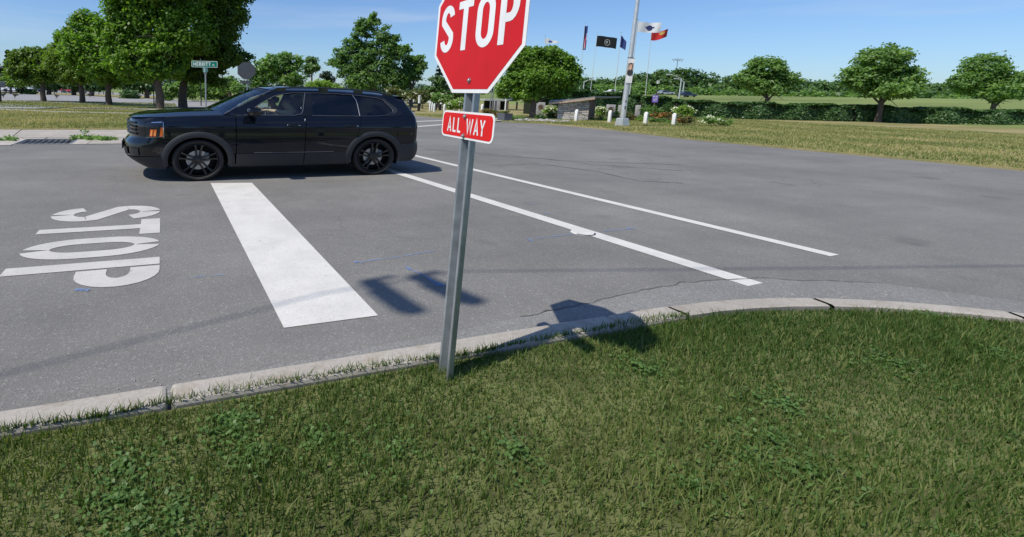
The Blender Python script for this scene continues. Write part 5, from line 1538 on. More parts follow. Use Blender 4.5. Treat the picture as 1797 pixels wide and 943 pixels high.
# pavilion in the shade, far side of the garden
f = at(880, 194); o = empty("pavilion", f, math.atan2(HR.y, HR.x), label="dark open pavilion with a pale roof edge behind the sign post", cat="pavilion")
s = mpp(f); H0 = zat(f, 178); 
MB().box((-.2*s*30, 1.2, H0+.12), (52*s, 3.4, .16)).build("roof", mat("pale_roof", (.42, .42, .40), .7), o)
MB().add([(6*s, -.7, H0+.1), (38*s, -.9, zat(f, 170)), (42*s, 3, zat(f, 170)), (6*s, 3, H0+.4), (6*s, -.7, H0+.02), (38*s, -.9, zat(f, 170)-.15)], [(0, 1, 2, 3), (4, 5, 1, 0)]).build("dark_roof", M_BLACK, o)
MB().box((3*s, 2.6, H0*.5), (44*s, .15, H0)).build("back_wall", mat("shaded_back", (.03, .027, .024), .9), o)  # near black puts the pavilion's inner shade into the wall colour
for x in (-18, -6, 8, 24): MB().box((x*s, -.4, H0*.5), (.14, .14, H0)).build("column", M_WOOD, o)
# white posts near it
for px, pyf, pyt, lab, r in ((886.4, 195, 160.5, "white post standing right of the dark pavilion", .07), (859.6, 196, 155, "left pole of a thin grey pair behind the sign post", .045), (863.2, 196, 155, "right pole of a thin grey pair behind the sign post", .045), (735, 194, 168, "short pale post beside the vehicle's tailgate", .11)):
    f = at(px, pyf); o = empty("post", f, label=lab, cat="post"); upright(f, pyt, r, "shaft", M_WHITE if r > .05 else M_GALV, o)
    MB().lathe([(r*1.2, zat(f, pyt)-.05), (r*1.2, zat(f, pyt)), (0.001, zat(f, pyt)+.04)], n=8).build("cap", M_WHITE if r > .05 else M_GALV, o)
# black picnic tables
def table(px, pyf, pyt, w_, lab):
    f = at(px, pyf); s = mpp(f); o = empty("picnic_table", f, math.atan2(HR.y, HR.x)+.1, label=lab, cat="table")
    h_ = zat(f, pyt); MB().bbox((0, 0, h_), (w_*s, .9, .07), .02).build("top", M_BLACK, o)
    for sy in (-.75, .75): MB().bbox((0, sy, h_*.58), (w_*s*.95, .28, .05), .015).build("bench", M_BLACK, o)
    for sx in (-.32, .32): MB().box((sx*w_*s, 0, h_*.5), (.09, .5, h_)).build("leg", M_BLACK, o)
table(727, 196, 182, 24, "black picnic table just beyond the vehicle's tailgate"); table(768, 194.5, 183.5, 12, "black picnic table behind the distant white bollards")

# ---------------------------------------------------------------- distant lamps
def streetlamp(px, dist, pyt, lab, arm=None, r=.09, z0=0.0):
    f = far_at(px, dist, z0); o = empty("street_lamp", f, label=lab, cat="street lamp"); _, h_ = upright(f, pyt, r, "pole", M_ALU, o, .7)
    if arm:
        s = mpp(f); e = HR*(arm[0]*s)+Vector((0, 0, h_+arm[1]*s))
        MB().tube([(0, 0, h_), tuple(Vector((0, 0, h_)).lerp(e, .5)+Vector((0, 0, .1))), tuple(e)], [r*.55, r*.5, r*.4], 6).build("arm", M_ALU, o)
        MB().bbox(tuple(e), (r*7, r*3, r*1.6), r*.5, rz=math.atan2(HR.y, HR.x)).build("lamp_head", M_ALU, o)
streetlamp(1190.5, 110, 138, "left one of two grey street lamps by the car park at the right", (-22, 6), .16, 1.6)
streetlamp(1196, 125, 144, "right one of two grey street lamps by the car park at the right", (-14, 5), .16, 1.9)
streetlamp(1022, 75, 144, "thin street lamp with a short arm above the stone shelter", (13, 4), .09, .3)
streetlamp(535, 90, 116, "thin white pole above the vehicle's roof", None, .09)
streetlamp(763, 80, 118, "thin white pole beside the edge of the STOP sign", None, .09)
# floodlight mast
f = far_at(1180, 250, 3.0); s = mpp(f); o = empty("floodlight_mast", f, label="tall floodlight mast sticking out of the far trees at the right", cat="floodlight mast")
_, h_ = upright(f, 102, .14, "pole", M_GREYM, o)
for sx in (-1, 1):
    mb = MB(); mb.tube([(0, 0, h_-1.4), tuple(HR*(sx*5*s)+Vector((0, 0, h_-1.0))), tuple(HR*(sx*9*s)+Vector((0, 0, h_-.9)))], .07, 5); mb.build("arm", M_GREYM, o)
    for i in range(4): MB().bbox(tuple(HR*(sx*(2.5+2.1*i)*s)+Vector((0, 0, h_-.9+.55*math.sin(i*2.2)))), (.42, .35, .42), .08, rz=rng.uniform(0, 3)).build("floodlight", M_GREYM, o)

# ---------------------------------------------------------------- parked cars far off
M_WIN = mat("car_window", (.02, .025, .03), .1)
def small_car(px, dist, z, rz, paint, lab, pickup=False, py=None, zs=.82):
    f = far_at(px, dist or 50, z)
    if not py: f.z = gz(f.x, f.y)+.03
    if py: f = at(px, py, z)
    o = empty("parked_car", f, rz, label=lab, cat="pickup truck" if pickup else "car", group="cars parked in the distance")
    def prof(P, w0, w1, m, nm, c0=0):
        n = len(P); V = [(x, -(w1 if zz_ > .95 else w0), zz_*zs) for x, zz_ in P]+[(x, (w1 if zz_ > .95 else w0), zz_*zs) for x, zz_ in P]
        MB().add(V, [tuple(range(n)), tuple(reversed(range(n, 2*n)))]+[(k, n+k, n+(k+1) % n, (k+1) % n) for k in range(n)]).build(nm, m, o, smooth=30)
    if pickup: prof([(-2.7, .4), (2.6, .4), (2.65, .85), (2.5, 1.02), (1.3, 1.1), (.7, 1.72), (-.5, 1.75), (-.75, 1.1), (-2.7, 1.1)], .95, .78, paint, "body")
    else: prof([(-2.2, .35), (2.25, .35), (2.3, .72), (2.1, .88), (1.1, 1.0), (.45, 1.45), (-1.2, 1.48), (-1.85, 1.05), (-2.25, .98)], .88, .68, paint, "body")
    W = [(.95, 1.05), (.5, 1.62), (-.4, 1.64), (-.5, 1.08)] if pickup else [(.95, 1.02), (.4, 1.40), (-1.15, 1.42), (-1.6, 1.05)]
    for sy in (-1, 1):
        MB().add([(x, sy*(.90 if zz_ < 1.2 else .80)*(1 if pickup else .95), zz_*zs) for x, zz_ in W], [(0, 1, 2, 3)]).build("side_window", M_WIN, o)
    MB().add([(1.12, -.66, .99*zs), (1.12, .66, .99*zs), (.5, .56, 1.42*zs), (.5, -.56, 1.42*zs)], [(0, 1, 2, 3)]).build("windscreen", M_WIN, o)
    for x in (-1.4, 1.4):
        for sy in (-1, 1):
            t = MB(zs); t.lathe([(.0, .1*sy), (.2, .1*sy), (.33, .08*sy), (.33, -.1*sy)], (x, sy*.82, .33), 'Y', 14); t.build("wheel", M_TYRE, o)
az = math.atan2(HR.y, HR.x)
P_W = mat("white_car_paint", (.75, .75, .75), .25, coat=.8); P_R = mat("red_car_paint", (.42, .02, .03), .3, coat=.8); P_S = mat("silver_car_paint", (.45, .46, .47), .3, .4, .7); P_D = mat("dark_car_paint", (.03, .035, .05), .3, coat=.8)
small_car(131, 0, .08, az, P_R, "red car parked behind the row of maples at the left", py=163.5)
small_car(30, 0, .08, az+.2, P_W, "white car in the far car park at the left", py=161.5)
small_car(80, 0, .08, az+.1, P_D, "dark car in the far car park left of the red one", py=161.7)
small_car(745, 75, 0.0, az, P_W, "white car partly hidden behind shrubs above the tailgate")
small_car(704, 78, 0.0, az, P_S, "silver car behind shrubs just above the vehicle's spoiler")
small_car(1073, 165, 0, az+PI, P_W, "white pickup truck parked on the rise above the hedge", True)
small_car(993, 170, 0, az, P_W, "white car whose roof shows above the stone shelter")
small_car(1042, 150, 0, az, P_D, "dark car parked right behind the shelter roof")
small_car(1166, 150, 0, az, P_S, "silver car parked beyond the hedge left of the street lamps")
small_car(1203, 120, 0, az+.3, P_D, "dark blue car at the end of the hedge under the street lamps")

# cable fence along the far lot
fe = empty("cable_fence", at(150, 167), label="low cable fence of short grey posts along the far car park", cat="fence")
fp = [at(100+8.2*i, 164.8+.21*i) for i in range(13)]
for p in fp: MB().box(tuple(p-fe.location+Vector((0, 0, .3))), (.14, .14, .62)).build("post", M_GREYM, fe)
for zz_ in (.3, .52): MB().tube([tuple(p-fe.location+Vector((0, 0, zz_))) for p in fp], .02, 4).build("cable", M_GREYM, fe)

# ---------------------------------------------------------------- geese
M_GB = mat("goose_brown", (.055, .045, .035), .8, var=.3, vscale=20); M_GK = mat("goose_black", (.01, .01, .01), .6); M_GW = mat("goose_white", (.6, .58, .54), .8)
def goose(f, rz, lab, neck=1.0):
    o = empty("goose", f, rz, label=lab, cat="goose", group="geese walking on the car park")
    zg = .92
    skin_mesh("body", [[((-.36, 0, .34), .02), ((-.26, 0, .36), (.075, .06)), ((-.08, 0, .38), (.13, .12)), ((.10, 0, .40), (.12, .12)), ((.20, 0, .47), (.07, .06)), ((.25, 0, .47+.15*neck), .036), ((.27, 0, .47+.30*neck), .03), ((.30, 0, .50+.36*neck), (.042, .04)), ((.37, 0, .485+.36*neck), .018), ((.42, 0, .475+.36*neck), .010)],
                       [((-.08, 0, .38), (.13, .12)), ((-.02, .06, .24), .035), ((0, .07, .12), .014), ((.0, .07, .02), .013), ((.08, .07, .01), .012)],
                       [((-.08, 0, .38), (.13, .12)), ((-.02, -.06, .24), .035), ((.03, -.07, .12), .014), ((.06, -.07, .02), .013), ((.14, -.07, .01), .012)]], M_GB, o, zg)
    skin_mesh("neck_feathers", [[((.215, 0, .50), .05), ((.25, 0, .47+.15*neck), .042), ((.27, 0, .47+.30*neck), .036), ((.305, 0, .505+.36*neck), (.046, .044)), ((.34, 0, .49+.36*neck), .03)]], M_GK, o, zg)
    skin_mesh("white_tail", [[((-.36, 0, .32), .03), ((-.26, 0, .30), (.06, .05)), ((-.16, 0, .29), .05)]], M_GW, o, zg)
    return o
goose(at(6, 172.5, .085), az+.2, "goose at the left edge of the car park"); goose(at(26.5, 173, .085), az+PI, "goose with its neck up, second from the left")
goose(at(99.5, 174, .085), az+PI-.3, "goose walking between the first two maple trunks", .8); goose(at(157.5, 171, .085), az+.5, "goose near the trunks of the far maples", .5)

# ---------------------------------------------------------------- weeds by the kerb
def weed(f, n, h_, w_, lab, m=None):
    o = empty("weed", f, label=lab, cat="weed")
    C, A, B_, T = leaf_cloud([((0, 0, h_*.6), (w_, w_, h_*.5))], n, .055, toneb=.7); quads("leaves", C, A, B_, T, m or M_MID, o)
    MB().tube([(0, 0, 0), (.01, 0, h_*.7)], .006, 4).build("stem", M_BLADEG, o)
weed(at(148, 243.5, .02), 60, .22, .09, "single upright weed growing at the sidewalk joint")
for px, py, w_, lab in ((10, 246, .35, "clump of weeds left of the storm grate"), (140, 243, .28, "low weeds at the foot of the upright weed"), (165, 244.3, .3, "low weeds in the joint right of the grate"), (192, 245.6, .25, "thin weeds in the joint near the vehicle's bumper")):
    weed(at(px, py, .02), 380, .045, w_, lab)

# ---------------------------------------------------------------- trees
G_M = "maples along the path"
tree("maple_tree", "big maple with the broadest crown, cut off by the top edge", at(280, 193),
     [(235, 100, 46, 36), (212, 55, 42, 40), (262, 50, 58, 55), (292, 95, 45, 40), (330, 55, 50, 50), (248, 5, 65, 50), (310, -40, 90, 62), (240, 128, 34, 18), (303, 122, 26, 20), (205, 105, 26, 26), (228, 20, 46, 40), (270, 125, 34, 20)],
     leaf=.21, n=60000, m=M_MAPLE, r0=.27, group=G_M, toneb=.62, depth=.8, trunk_top=2.4)
tree("maple_tree", "dark maple right of the big one with open boughs above the street sign", at(321, 191),
     [(388, 28, 46, 44), (398, 96, 42, 24), (358, 118, 42, 26), (424, 104, 24, 11), (365, 72, 48, 38), (390, -30, 60, 55), (338, 133, 34, 16), (400, 62, 22, 10), (418, 30, 18, 18), (380, 145, 20, 8)],
     leaf=.20, n=38000, m=M_MAPLE2, r0=.30, group=G_M, toneb=.35, depth=.8, trunk_top=2.6)
tree("maple_tree", "bright maple left of the big one with a ragged top", at(192, 187),
     [(165, 55, 36, 28), (150, 90, 40, 34), (185, 110, 38, 34), (195, 138, 28, 16), (122, 62, 24, 14), (132, 42, 14, 12), (150, 28, 22, 10), (106, 66, 11, 9), (175, 80, 36, 30), (160, 118, 30, 22)],
     leaf=.21, n=26000, m=M_MAPLE, r0=.21, group=G_M, toneb=.6, trunk_top=2.0)
tree("maple_tree", "middle maple of the row with layered boughs", at(145, 183), [(122, 108, 40, 26), (110, 92, 28, 18), (145, 128, 36, 18), (135, 78, 28, 18), (105, 118, 22, 14), (128, 140, 24, 10)],
     leaf=.21, n=17000, m=M_MAPLE2, r0=.2, group=G_M, toneb=.6, trunk_top=1.9)
tree("maple_tree", "leftmost maple of the row with a wide low crown", at(77, 180), [(50, 108, 32, 22), (32, 124, 18, 16), (75, 118, 38, 26), (93, 100, 28, 20), (60, 93, 26, 10), (85, 138, 28, 10), (28, 108, 16, 10), (45, 140, 20, 8)],
     leaf=.22, n=19000, m=M_MAPLE2, r0=.2, group=G_M, toneb=.45, trunk_top=1.8)
for px, py, L_, lab in ((86, 167.5, [(86, 142, 22, 14), (100, 148, 16, 9)], "dark tree behind the leftmost maple"), (130, 168.5, [(132, 146, 22, 12), (120, 140, 14, 10)], "dark tree behind the middle maple"),
                   (161, 170, [(163, 146, 18, 13), (178, 150, 14, 8)], "dark tree behind the bright maple"), (258, 174, [(250, 148, 32, 14), (232, 152, 20, 9)], "dark tree left of the big maple's trunk")):
    tree("shade_tree", lab, at(px, py), L_, leaf=.4, n=2600, m=M_HEDGE, r0=.28, group="trees beyond the car park", trunk_top=2.2)
conifer("conifer", "blue-grey conifer at the left edge behind the maples", far_at(18, 100), 86, 14, 3200, .7, M_DARK)
tree("shade_tree", "pale green low tree at the left edge under the conifer", far_at(18, 66), [(12, 143, 18, 7), (30, 146, 12, 6)], leaf=.35, n=1800, m=M_PALE, r0=.15, trunk_top=1.5)
tree("shade_tree", "dark tree at the far left edge below the conifer", far_at(4, 95), [(2, 128, 10, 12), (-14, 122, 18, 18), (10, 135, 10, 8)], leaf=.45, n=1800, m=M_DARK, r0=.2)
tree("broad_tree", "small round tree seen under the back of the stop sign", at(404, 182.5), [(400, 148, 16, 12), (414, 155, 12, 9), (392, 156, 9, 8)], leaf=.25, n=2200, m=M_MID, r0=.15, trunk_top=1.8, toneb=.7)
tree("broad_tree", "bushy tree right of the back of the stop sign", far_at(458, 62), [(458, 118, 18, 14), (452, 140, 18, 14), (440, 128, 12, 12), (476, 108, 14, 14)], leaf=.32, n=4200, m=M_MID, r0=.2, toneb=.6, group="trees beyond the vehicle")
tree("broad_tree", "round tree in the middle distance with the tallest top left of the pole", far_at(500, 66), [(495, 112, 22, 18), (513, 112, 20, 18), (482, 130, 22, 18), (510, 138, 24, 16), (503, 98, 8, 8)], leaf=.32, n=6500, m=M_MID, r0=.2, toneb=.6, group="trees beyond the vehicle")
tree("broad_tree", "small umbrella shaped tree right of the thin pole", far_at(547, 80), [(546, 108, 13, 9), (548, 119, 14, 9), (542, 128, 8, 6)], leaf=.35, n=1900, m=M_HEDGE, r0=.16, toneb=.9, group="trees beyond the vehicle")
shrub("shrub", "light green shrub mass just above the vehicle's roof", far_at(565, 70), [(548, 150, 14, 6), (565, 148, 16, 7), (582, 152, 12, 6), (590, 156, 10, 6)], leaf=.3, n=2200, m=M_PALE, toneb=.8)
tree("broad_tree", "dark bushy tree left of the tall mid-distance tree", far_at(573, 85), [(573, 134, 10, 9), (580, 142, 8, 7)], leaf=.3, n=1400, m=M_DARK, r0=.1)
tree("broad_tree", "tall pointed tree rising behind the vehicle's roof", far_at(656, 58),
     [(656, 42, 15, 18), (632, 62, 18, 20), (672, 62, 17, 20), (618, 78, 18, 15), (690, 80, 14, 20), (602, 94, 16, 12), (640, 44, 10, 12), (645, 92, 32, 24), (684, 92, 22, 24), (622, 110, 32, 18), (665, 122, 42, 24), (640, 142, 42, 20), (598, 108, 20, 11), (585, 112, 14, 9), (690, 140, 26, 20), (612, 130, 20, 16), (656, 30, 5, 9), (630, 42, 5, 8), (702, 95, 12, 10)],
     leaf=.27, n=24000, m=M_MID, r0=.3, toneb=.35, shell=.35, trunk_top=3.2)
tree("broad_tree", "lower tree with outstretched boughs right of the tall pointed one", far_at(722, 60),
     [(708, 88, 12, 9), (718, 112, 16, 14), (736, 106, 10, 8), (740, 116, 9, 8), (712, 130, 18, 18), (728, 132, 14, 14), (703, 148, 16, 14)],
     leaf=.30, n=6000, m=M_MID, r0=.22, toneb=.4, trunk_top=2.6)
conifer("conifer", "dark conifer peeking out left of the STOP sign", far_at(770, 75), 103, 17, 4200, .45)
tree("broad_tree", "bushy tree under the conifer left of the STOP sign", far_at(768, 58), [(768, 148, 18, 16), (785, 158, 18, 12), (750, 160, 14, 10), (800, 162, 20, 10), (826, 158, 20, 14), (850, 150, 16, 16)], leaf=.25, n=6500, m=M_HEDGE, r0=.15, toneb=.8, trunk_top=1.6)
tree("round_tree", "round dense maple right of the STOP sign with a bare low trunk", at(934, 209.6),
     [(945, 108, 42, 24), (908, 112, 32, 24), (984, 114, 32, 22), (950, 138, 56, 24), (902, 142, 28, 24), (998, 136, 24, 24), (925, 163, 38, 18), (978, 158, 28, 16), (960, 94, 32, 12), (1008, 128, 14, 14), (885, 155, 16, 18), (920, 92, 22, 8)],
     leaf=.18, n=36000, m=M_MAPLE, r0=.20, toneb=.62, trunk_top=1.4, depth=.55)
# wooded rise behind the garden
tops = [(1012, 136, 18, 62), (1036, 136, 20, 88), (1056, 138, 18, 90), (1078, 138, 18, 96), (1098, 134, 16, 86), (1116, 129, 20, 90), (1140, 126, 22, 96), (1162, 122, 22, 100), (1186, 120, 24, 92), (1212, 122, 26, 100), (1246, 128, 28, 104), (1284, 132, 28, 96), (1320, 128, 28, 102), (1362, 136, 30, 100), (1402, 140, 30, 104), (1446, 138, 32, 96), (1490, 144, 32, 100), (1536, 142, 34, 104), (1584, 148, 32, 98), (1630, 146, 36, 100), (1680, 152, 34, 96), (1730, 150, 36, 100), (1780, 156, 36, 96)]
words_ = ["lowest", "broad", "ragged", "pale", "rounded", "tall", "dense", "dark"]
for i, (px, py, rx, dist) in enumerate(tops):
    dist = dist*2.3; b = far_at(px, dist, 0); b.z = gz(b.x, b.y)
    hor = 163+.0271*(px-600); bot = hor-6
    L_ = [(px, py+12, rx*.8, 12), (px-rx*.5, py+24, rx*.7, 14), (px+rx*.5, py+22, rx*.7, 14), (px, (py+bot)/2+6, rx, (bot-py)/2.4), (px-rx*.4, bot-4, rx*.7, 10), (px+rx*.4, bot-5, rx*.7, 10)]
    where = "at the left end of the wooded rise above the stone shelter" if px < 1045 else "of the wooded rise behind the navy flag" if px < 1088 else "of the wooded rise right of the light pole" if px < 1150 else "of the wooded rise under the floodlight mast" if px < 1200 else "of the wooded rise near the right edge" if px > 1600 else "of the wooded rise in the right part of the picture"
    nth = ["first", "second", "third", "fourth", "fifth", "sixth", "seventh", "eighth", "ninth", "tenth", "eleventh", "twelfth", "thirteenth", "fourteenth", "fifteenth", "sixteenth", "seventeenth", "eighteenth", "nineteenth"]
    lab = ("%s tree left of the light pole in the upper row of the wooded rise" % nth[4-i]) if i < 5 else ("%s tree right of the light pole in the upper row of the wooded rise" % nth[i-5])
    tree("hill_tree", lab, b, L_, leaf=1.0, n=5200, m=M_HILL if i % 3 else M_HEDGE, r0=.3, group="trees on the wooded rise", toneb=.35+.1*(i % 4))
# mid row: lighter, lower trees in front of the rise
for i, (px, py, rx, dist) in enumerate([(1030, 150, 22, 70), (1062, 150, 20, 74), (1092, 153, 22, 72), (1128, 148, 24, 76), (1160, 152, 22, 74), (1232, 156, 26, 74), (1290, 158, 28, 76), (1352, 160, 30, 74), (1424, 162, 32, 76), (1500, 166, 32, 74), (1580, 168, 34, 76), (1664, 170, 34, 74), (1750, 174, 36, 76)]):
    dist = dist*2.4; b = far_at(px, dist, 0); b.z = gz(b.x, b.y); hor = 163+.0271*(px-600)
    tree("rise_tree", ("%s tree left of the light pole in the lower row behind the hedge" % nth[2-i]) if i < 3 else ("%s tree right of the light pole in the lower row behind the hedge" % nth[i-3]), b,
         [(px, py+6, rx*.8, 8), (px-rx*.4, py+13, rx*.7, 8), (px+rx*.4, py+13, rx*.7, 8), (px, hor-4, rx, 8), (px-rx*.5, hor-1, rx*.7, 7), (px+rx*.5, hor-1, rx*.7, 7)], leaf=.85, n=3400, m=M_MID, r0=.2, group="trees in the lower row of the rise", toneb=.55)
for px, dist, L_, lab in ((1345, 52, [(1345, 120, 34, 22), (1325, 138, 30, 18), (1370, 140, 30, 18), (1348, 152, 38, 14)], "round tree standing before the long hedge at the right"),
                         (1545, 44, [(1540, 108, 44, 30), (1512, 135, 36, 24), (1575, 138, 38, 24), (1545, 156, 50, 18)], "large tree before the long hedge, second from the right edge"),
                         (1742, 50, [(1742, 122, 40, 28), (1715, 145, 34, 20), (1772, 146, 36, 22), (1744, 160, 44, 16)], "large tree before the long hedge, nearest the right edge")):
    tree("broad_tree", lab, far_at(px, dist, .05), L_, leaf=.24, n=15000, m=M_MID, r0=.22, toneb=.55, trunk_top=2.0, group="trees before the long hedge")
# far bluish woods along the horizon
def wood(name, x0, x1, dist, py0, py1, m, n, leaf, lab):
    B = []
    k = int((x1-x0)/9)
    for i in range(k):
        px = x0+(x1-x0)*(i+.5)/k; b = far_at(px, dist); s = mpp(b); py = py0+(py1-py0)*(i/k)+rng.uniform(-3, 3)
        hor = 163+.0271*(px-600)
        B.append((tuple(Vector((b.x, b.y, zat(b, (py+hor)/2)))), (8*s, 8*s, (hor-py)/2*s+1)))
    C, A, Bb, T = leaf_cloud(B, n, leaf); quads(name, C, A, Bb, T, m, label=lab, kind="stuff")
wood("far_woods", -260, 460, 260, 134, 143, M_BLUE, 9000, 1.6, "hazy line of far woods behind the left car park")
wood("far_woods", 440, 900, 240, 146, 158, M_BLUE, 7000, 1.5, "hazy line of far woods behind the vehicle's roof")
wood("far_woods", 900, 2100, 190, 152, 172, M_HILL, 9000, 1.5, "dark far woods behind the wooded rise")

# ---------------------------------------------------------------- shrubs and hedges
shrub("shrub", "broad bushy shrub between the two big maple trunks and the street sign", at(345, 180), [(300, 160, 14, 14), (318, 158, 16, 16), (340, 155, 20, 18), (362, 158, 18, 17), (380, 162, 14, 13), (292, 168, 10, 10)], leaf=.22, n=8000, m=M_MID, toneb=.65)
shrub("shrub", "small round shrub at the left end of the hedge by the car park", at(228, 174.5), [(232, 166, 14, 8), (220, 168, 9, 6)], leaf=.25, n=1400, m=M_HEDGE, toneb=.7)
shrub("shrub", "rounded shrub beyond the leftmost maple trunk", at(55, 167), [(54, 162, 9, 5)], leaf=.25, n=700, m=M_HEDGE, toneb=.6)
shrub("shrub", "dark shrub left of the leftmost maple trunk", at(39, 166.3), [(39, 158, 7, 8)], leaf=.25, n=600, m=M_DARK, toneb=.6)
shrub("shrub", "dry olive shrub beyond the windscreen", at(395, 181), [(395, 166, 10, 7), (386, 172, 8, 6)], leaf=.2, n=700, m=M_OLIVE, toneb=.7)
for i, (px, py, L_, m, lab) in enumerate([(705, 190, [(705, 168, 20, 12), (690, 160, 14, 8)], M_OLIVE, "olive shrub above the vehicle's spoiler"), (742, 192, [(742, 170, 16, 14), (728, 166, 12, 10)], M_OLIVE, "loose olive shrub beside the short pale post"),
        (770, 192, [(768, 172, 14, 10), (784, 174, 10, 8)], M_MID, "green shrub behind the distant bollards"), (796, 197, [(792, 184, 10, 8), (806, 182, 12, 9), (820, 182, 10, 9)], M_PALE, "pale variegated shrub left of the sign post")]):
    shrub("shrub", lab, at(px, py), L_, leaf=.16, n=2600, m=m, toneb=.6, bloom=M_BLOOM, nb=160 if m is M_OLIVE else 300, bleaf=.14)
def hedge(name, x0, x1, yb, yt0, yt1, lab, dep=2.2, n=16000, m=M_HEDGE):
    a = at(x0, yb[0]); b = at(x1, yb[1]); L_ = (b-a).length; root = empty(name, a, math.atan2(b.y-a.y, b.x-a.x), label=lab, cat="hedge")
    ha, hb_ = zat(a, yt0), zat(b, yt1)
    k = n; u = rng.random(k); face_ = rng.random(k); v = rng.random(k)
    hh_ = ha+(hb_-ha)*u; lump = 1+.07*np.sin(u*L_*1.1)+.04*np.sin(u*L_*3.3+1)
    X = u*L_; Y = np.where(face_ < .62, rng.random(k)*.25, rng.random(k)*dep); Z = np.where(face_ < .62, v, .92+.08*rng.random(k))*hh_*lump
    Y += .25*np.sin(X*1.7)*np.where(face_ < .62, 1, 0)+(Z/hh_)**3*.35*np.where(face_ < .62, 1, 0)
    C = np.stack([X, Y, Z], 1); s_ = .17*(.7+.6*rng.random(k))
    nrm = unit(k)*.8+np.where((face_ < .62)[:, None], np.array([0, -1, .5]), np.array([0, 0, 1])); nrm /= np.linalg.norm(nrm, axis=1)[:, None]
    A = np.cross(nrm, unit(k)); A /= np.linalg.norm(A, axis=1)[:, None]; B_ = np.cross(nrm, A)
    quads("foliage", C, A*(s_*.6)[:, None], B_*(s_*.45)[:, None], np.clip(.5+rng.normal(0, .18, k), 0, 1), m, root)
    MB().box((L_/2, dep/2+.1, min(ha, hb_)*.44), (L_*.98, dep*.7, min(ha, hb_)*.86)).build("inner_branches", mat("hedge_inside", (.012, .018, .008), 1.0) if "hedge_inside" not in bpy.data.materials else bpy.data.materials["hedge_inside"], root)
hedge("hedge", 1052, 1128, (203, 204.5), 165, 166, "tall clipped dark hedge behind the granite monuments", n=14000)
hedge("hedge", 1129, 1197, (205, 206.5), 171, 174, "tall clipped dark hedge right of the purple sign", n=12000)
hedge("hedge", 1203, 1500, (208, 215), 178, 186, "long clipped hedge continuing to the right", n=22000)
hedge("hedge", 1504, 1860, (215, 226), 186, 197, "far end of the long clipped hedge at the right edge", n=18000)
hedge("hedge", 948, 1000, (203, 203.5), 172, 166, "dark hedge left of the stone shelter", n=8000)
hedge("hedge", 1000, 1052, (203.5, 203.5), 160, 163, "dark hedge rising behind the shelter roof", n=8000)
SH = [(1056, 207, [(1052, 196, 11, 9), (1060, 199, 8, 7)], M_PALE, M_BLOOM, 900, .10, "white flowering hydrangea right of the shelter"),
      (966, 205, [(966, 192, 10, 6), (958, 196, 6, 5)], M_PALE, M_BLOOM, 700, .10, "cream flowering shrub left of the shelter"),
      (990, 210.5, [(984, 205, 9, 6), (998, 206, 9, 5)], M_OLIVE, M_RUST, 120, .06, "yellow-green low shrub against the stone wall"),
      (966, 209, [(966, 203, 6, 6), (972, 206, 5, 4)], M_MID, M_RUST, 300, .08, "reddish low shrub at the shelter's left corner"),
      (952, 212, [(950, 205, 10, 6)], M_HEDGE, None, 0, .06, "dark low shrub at the foot of the round maple"),
      (1080, 211, [(1072, 201, 8, 8), (1082, 203, 8, 7)], M_PALE, M_BLOOM, 260, .08, "pale shrub round the squarish monument"),
      (1106, 213, [(1104, 203, 9, 7), (1112, 208, 8, 6)], M_OLIVE, M_RUST, 420, .08, "orange tinged shrub right of the light pole"),
      (1122, 214, [(1122, 209, 8, 5)], M_PALE, None, 0, .07, "small pale shrub at the narrow monument's foot"),
      (1146, 213, [(1132, 198, 12, 11), (1152, 196, 12, 12), (1142, 190, 8, 7), (1146, 206, 16, 7)], M_MID, None, 0, .09, "feathery green shrub under the purple sign"),
      (1165, 215, [(1160, 204, 14, 7), (1174, 206, 10, 7)], M_OLIVE, M_RUST, 700, .09, "rust coloured shrub bed left of the last bollard"),
      (1152, 217, [(1148, 211, 12, 5), (1168, 212, 12, 5)], M_MID, None, 0, .08, "bright green low plants along the bollard line"),
      (1197, 219, [(1196, 192, 12, 9), (1206, 198, 12, 10)], M_PALE, M_BLOOM, 300, .1, "pale variegated tall shrub at the right end of the garden"),
      (1200, 221, [(1194, 208, 9, 7), (1208, 210, 10, 7)], M_OLIVE, M_RUST, 260, .08, "orange shrub beside the last bollard"),
      (1072, 214, [(1058, 209, 9, 4), (1040, 210, 8, 4), (1078, 211, 8, 4)], M_MID, None, 0, .07, "low green edging plants between shelter and light pole"),
      (906, 213.5, [(900, 207, 8, 4), (912, 208, 8, 4)], M_MID, M_BLOOM, 120, .06, "low plants right of the planter box"),
      (862, 212, [(855, 197, 10, 5), (868, 199, 9, 5)], M_OLIVE, M_RUST, 260, .08, "reddish shrub before the pavilion"),
      (880, 211, [(878, 199, 8, 4), (870, 206, 6, 4)], M_MID, M_RUST, 60, .07, "green shrub behind the planter box"),
      (1260, 223, [(1240, 210, 18, 8), (1275, 212, 16, 8)], M_MID, M_BLOOM, 200, .09, "green border plants right of the garden")]
for px, py, L_, m, bm_, nb, lf, lab in SH:
    shrub("shrub", lab, at(px, py), L_, leaf=lf, n=1500, m=m, bloom=bm_, nb=nb, bleaf=lf*1.1, toneb=.6, group="shrubs and flowers of the memorial garden")
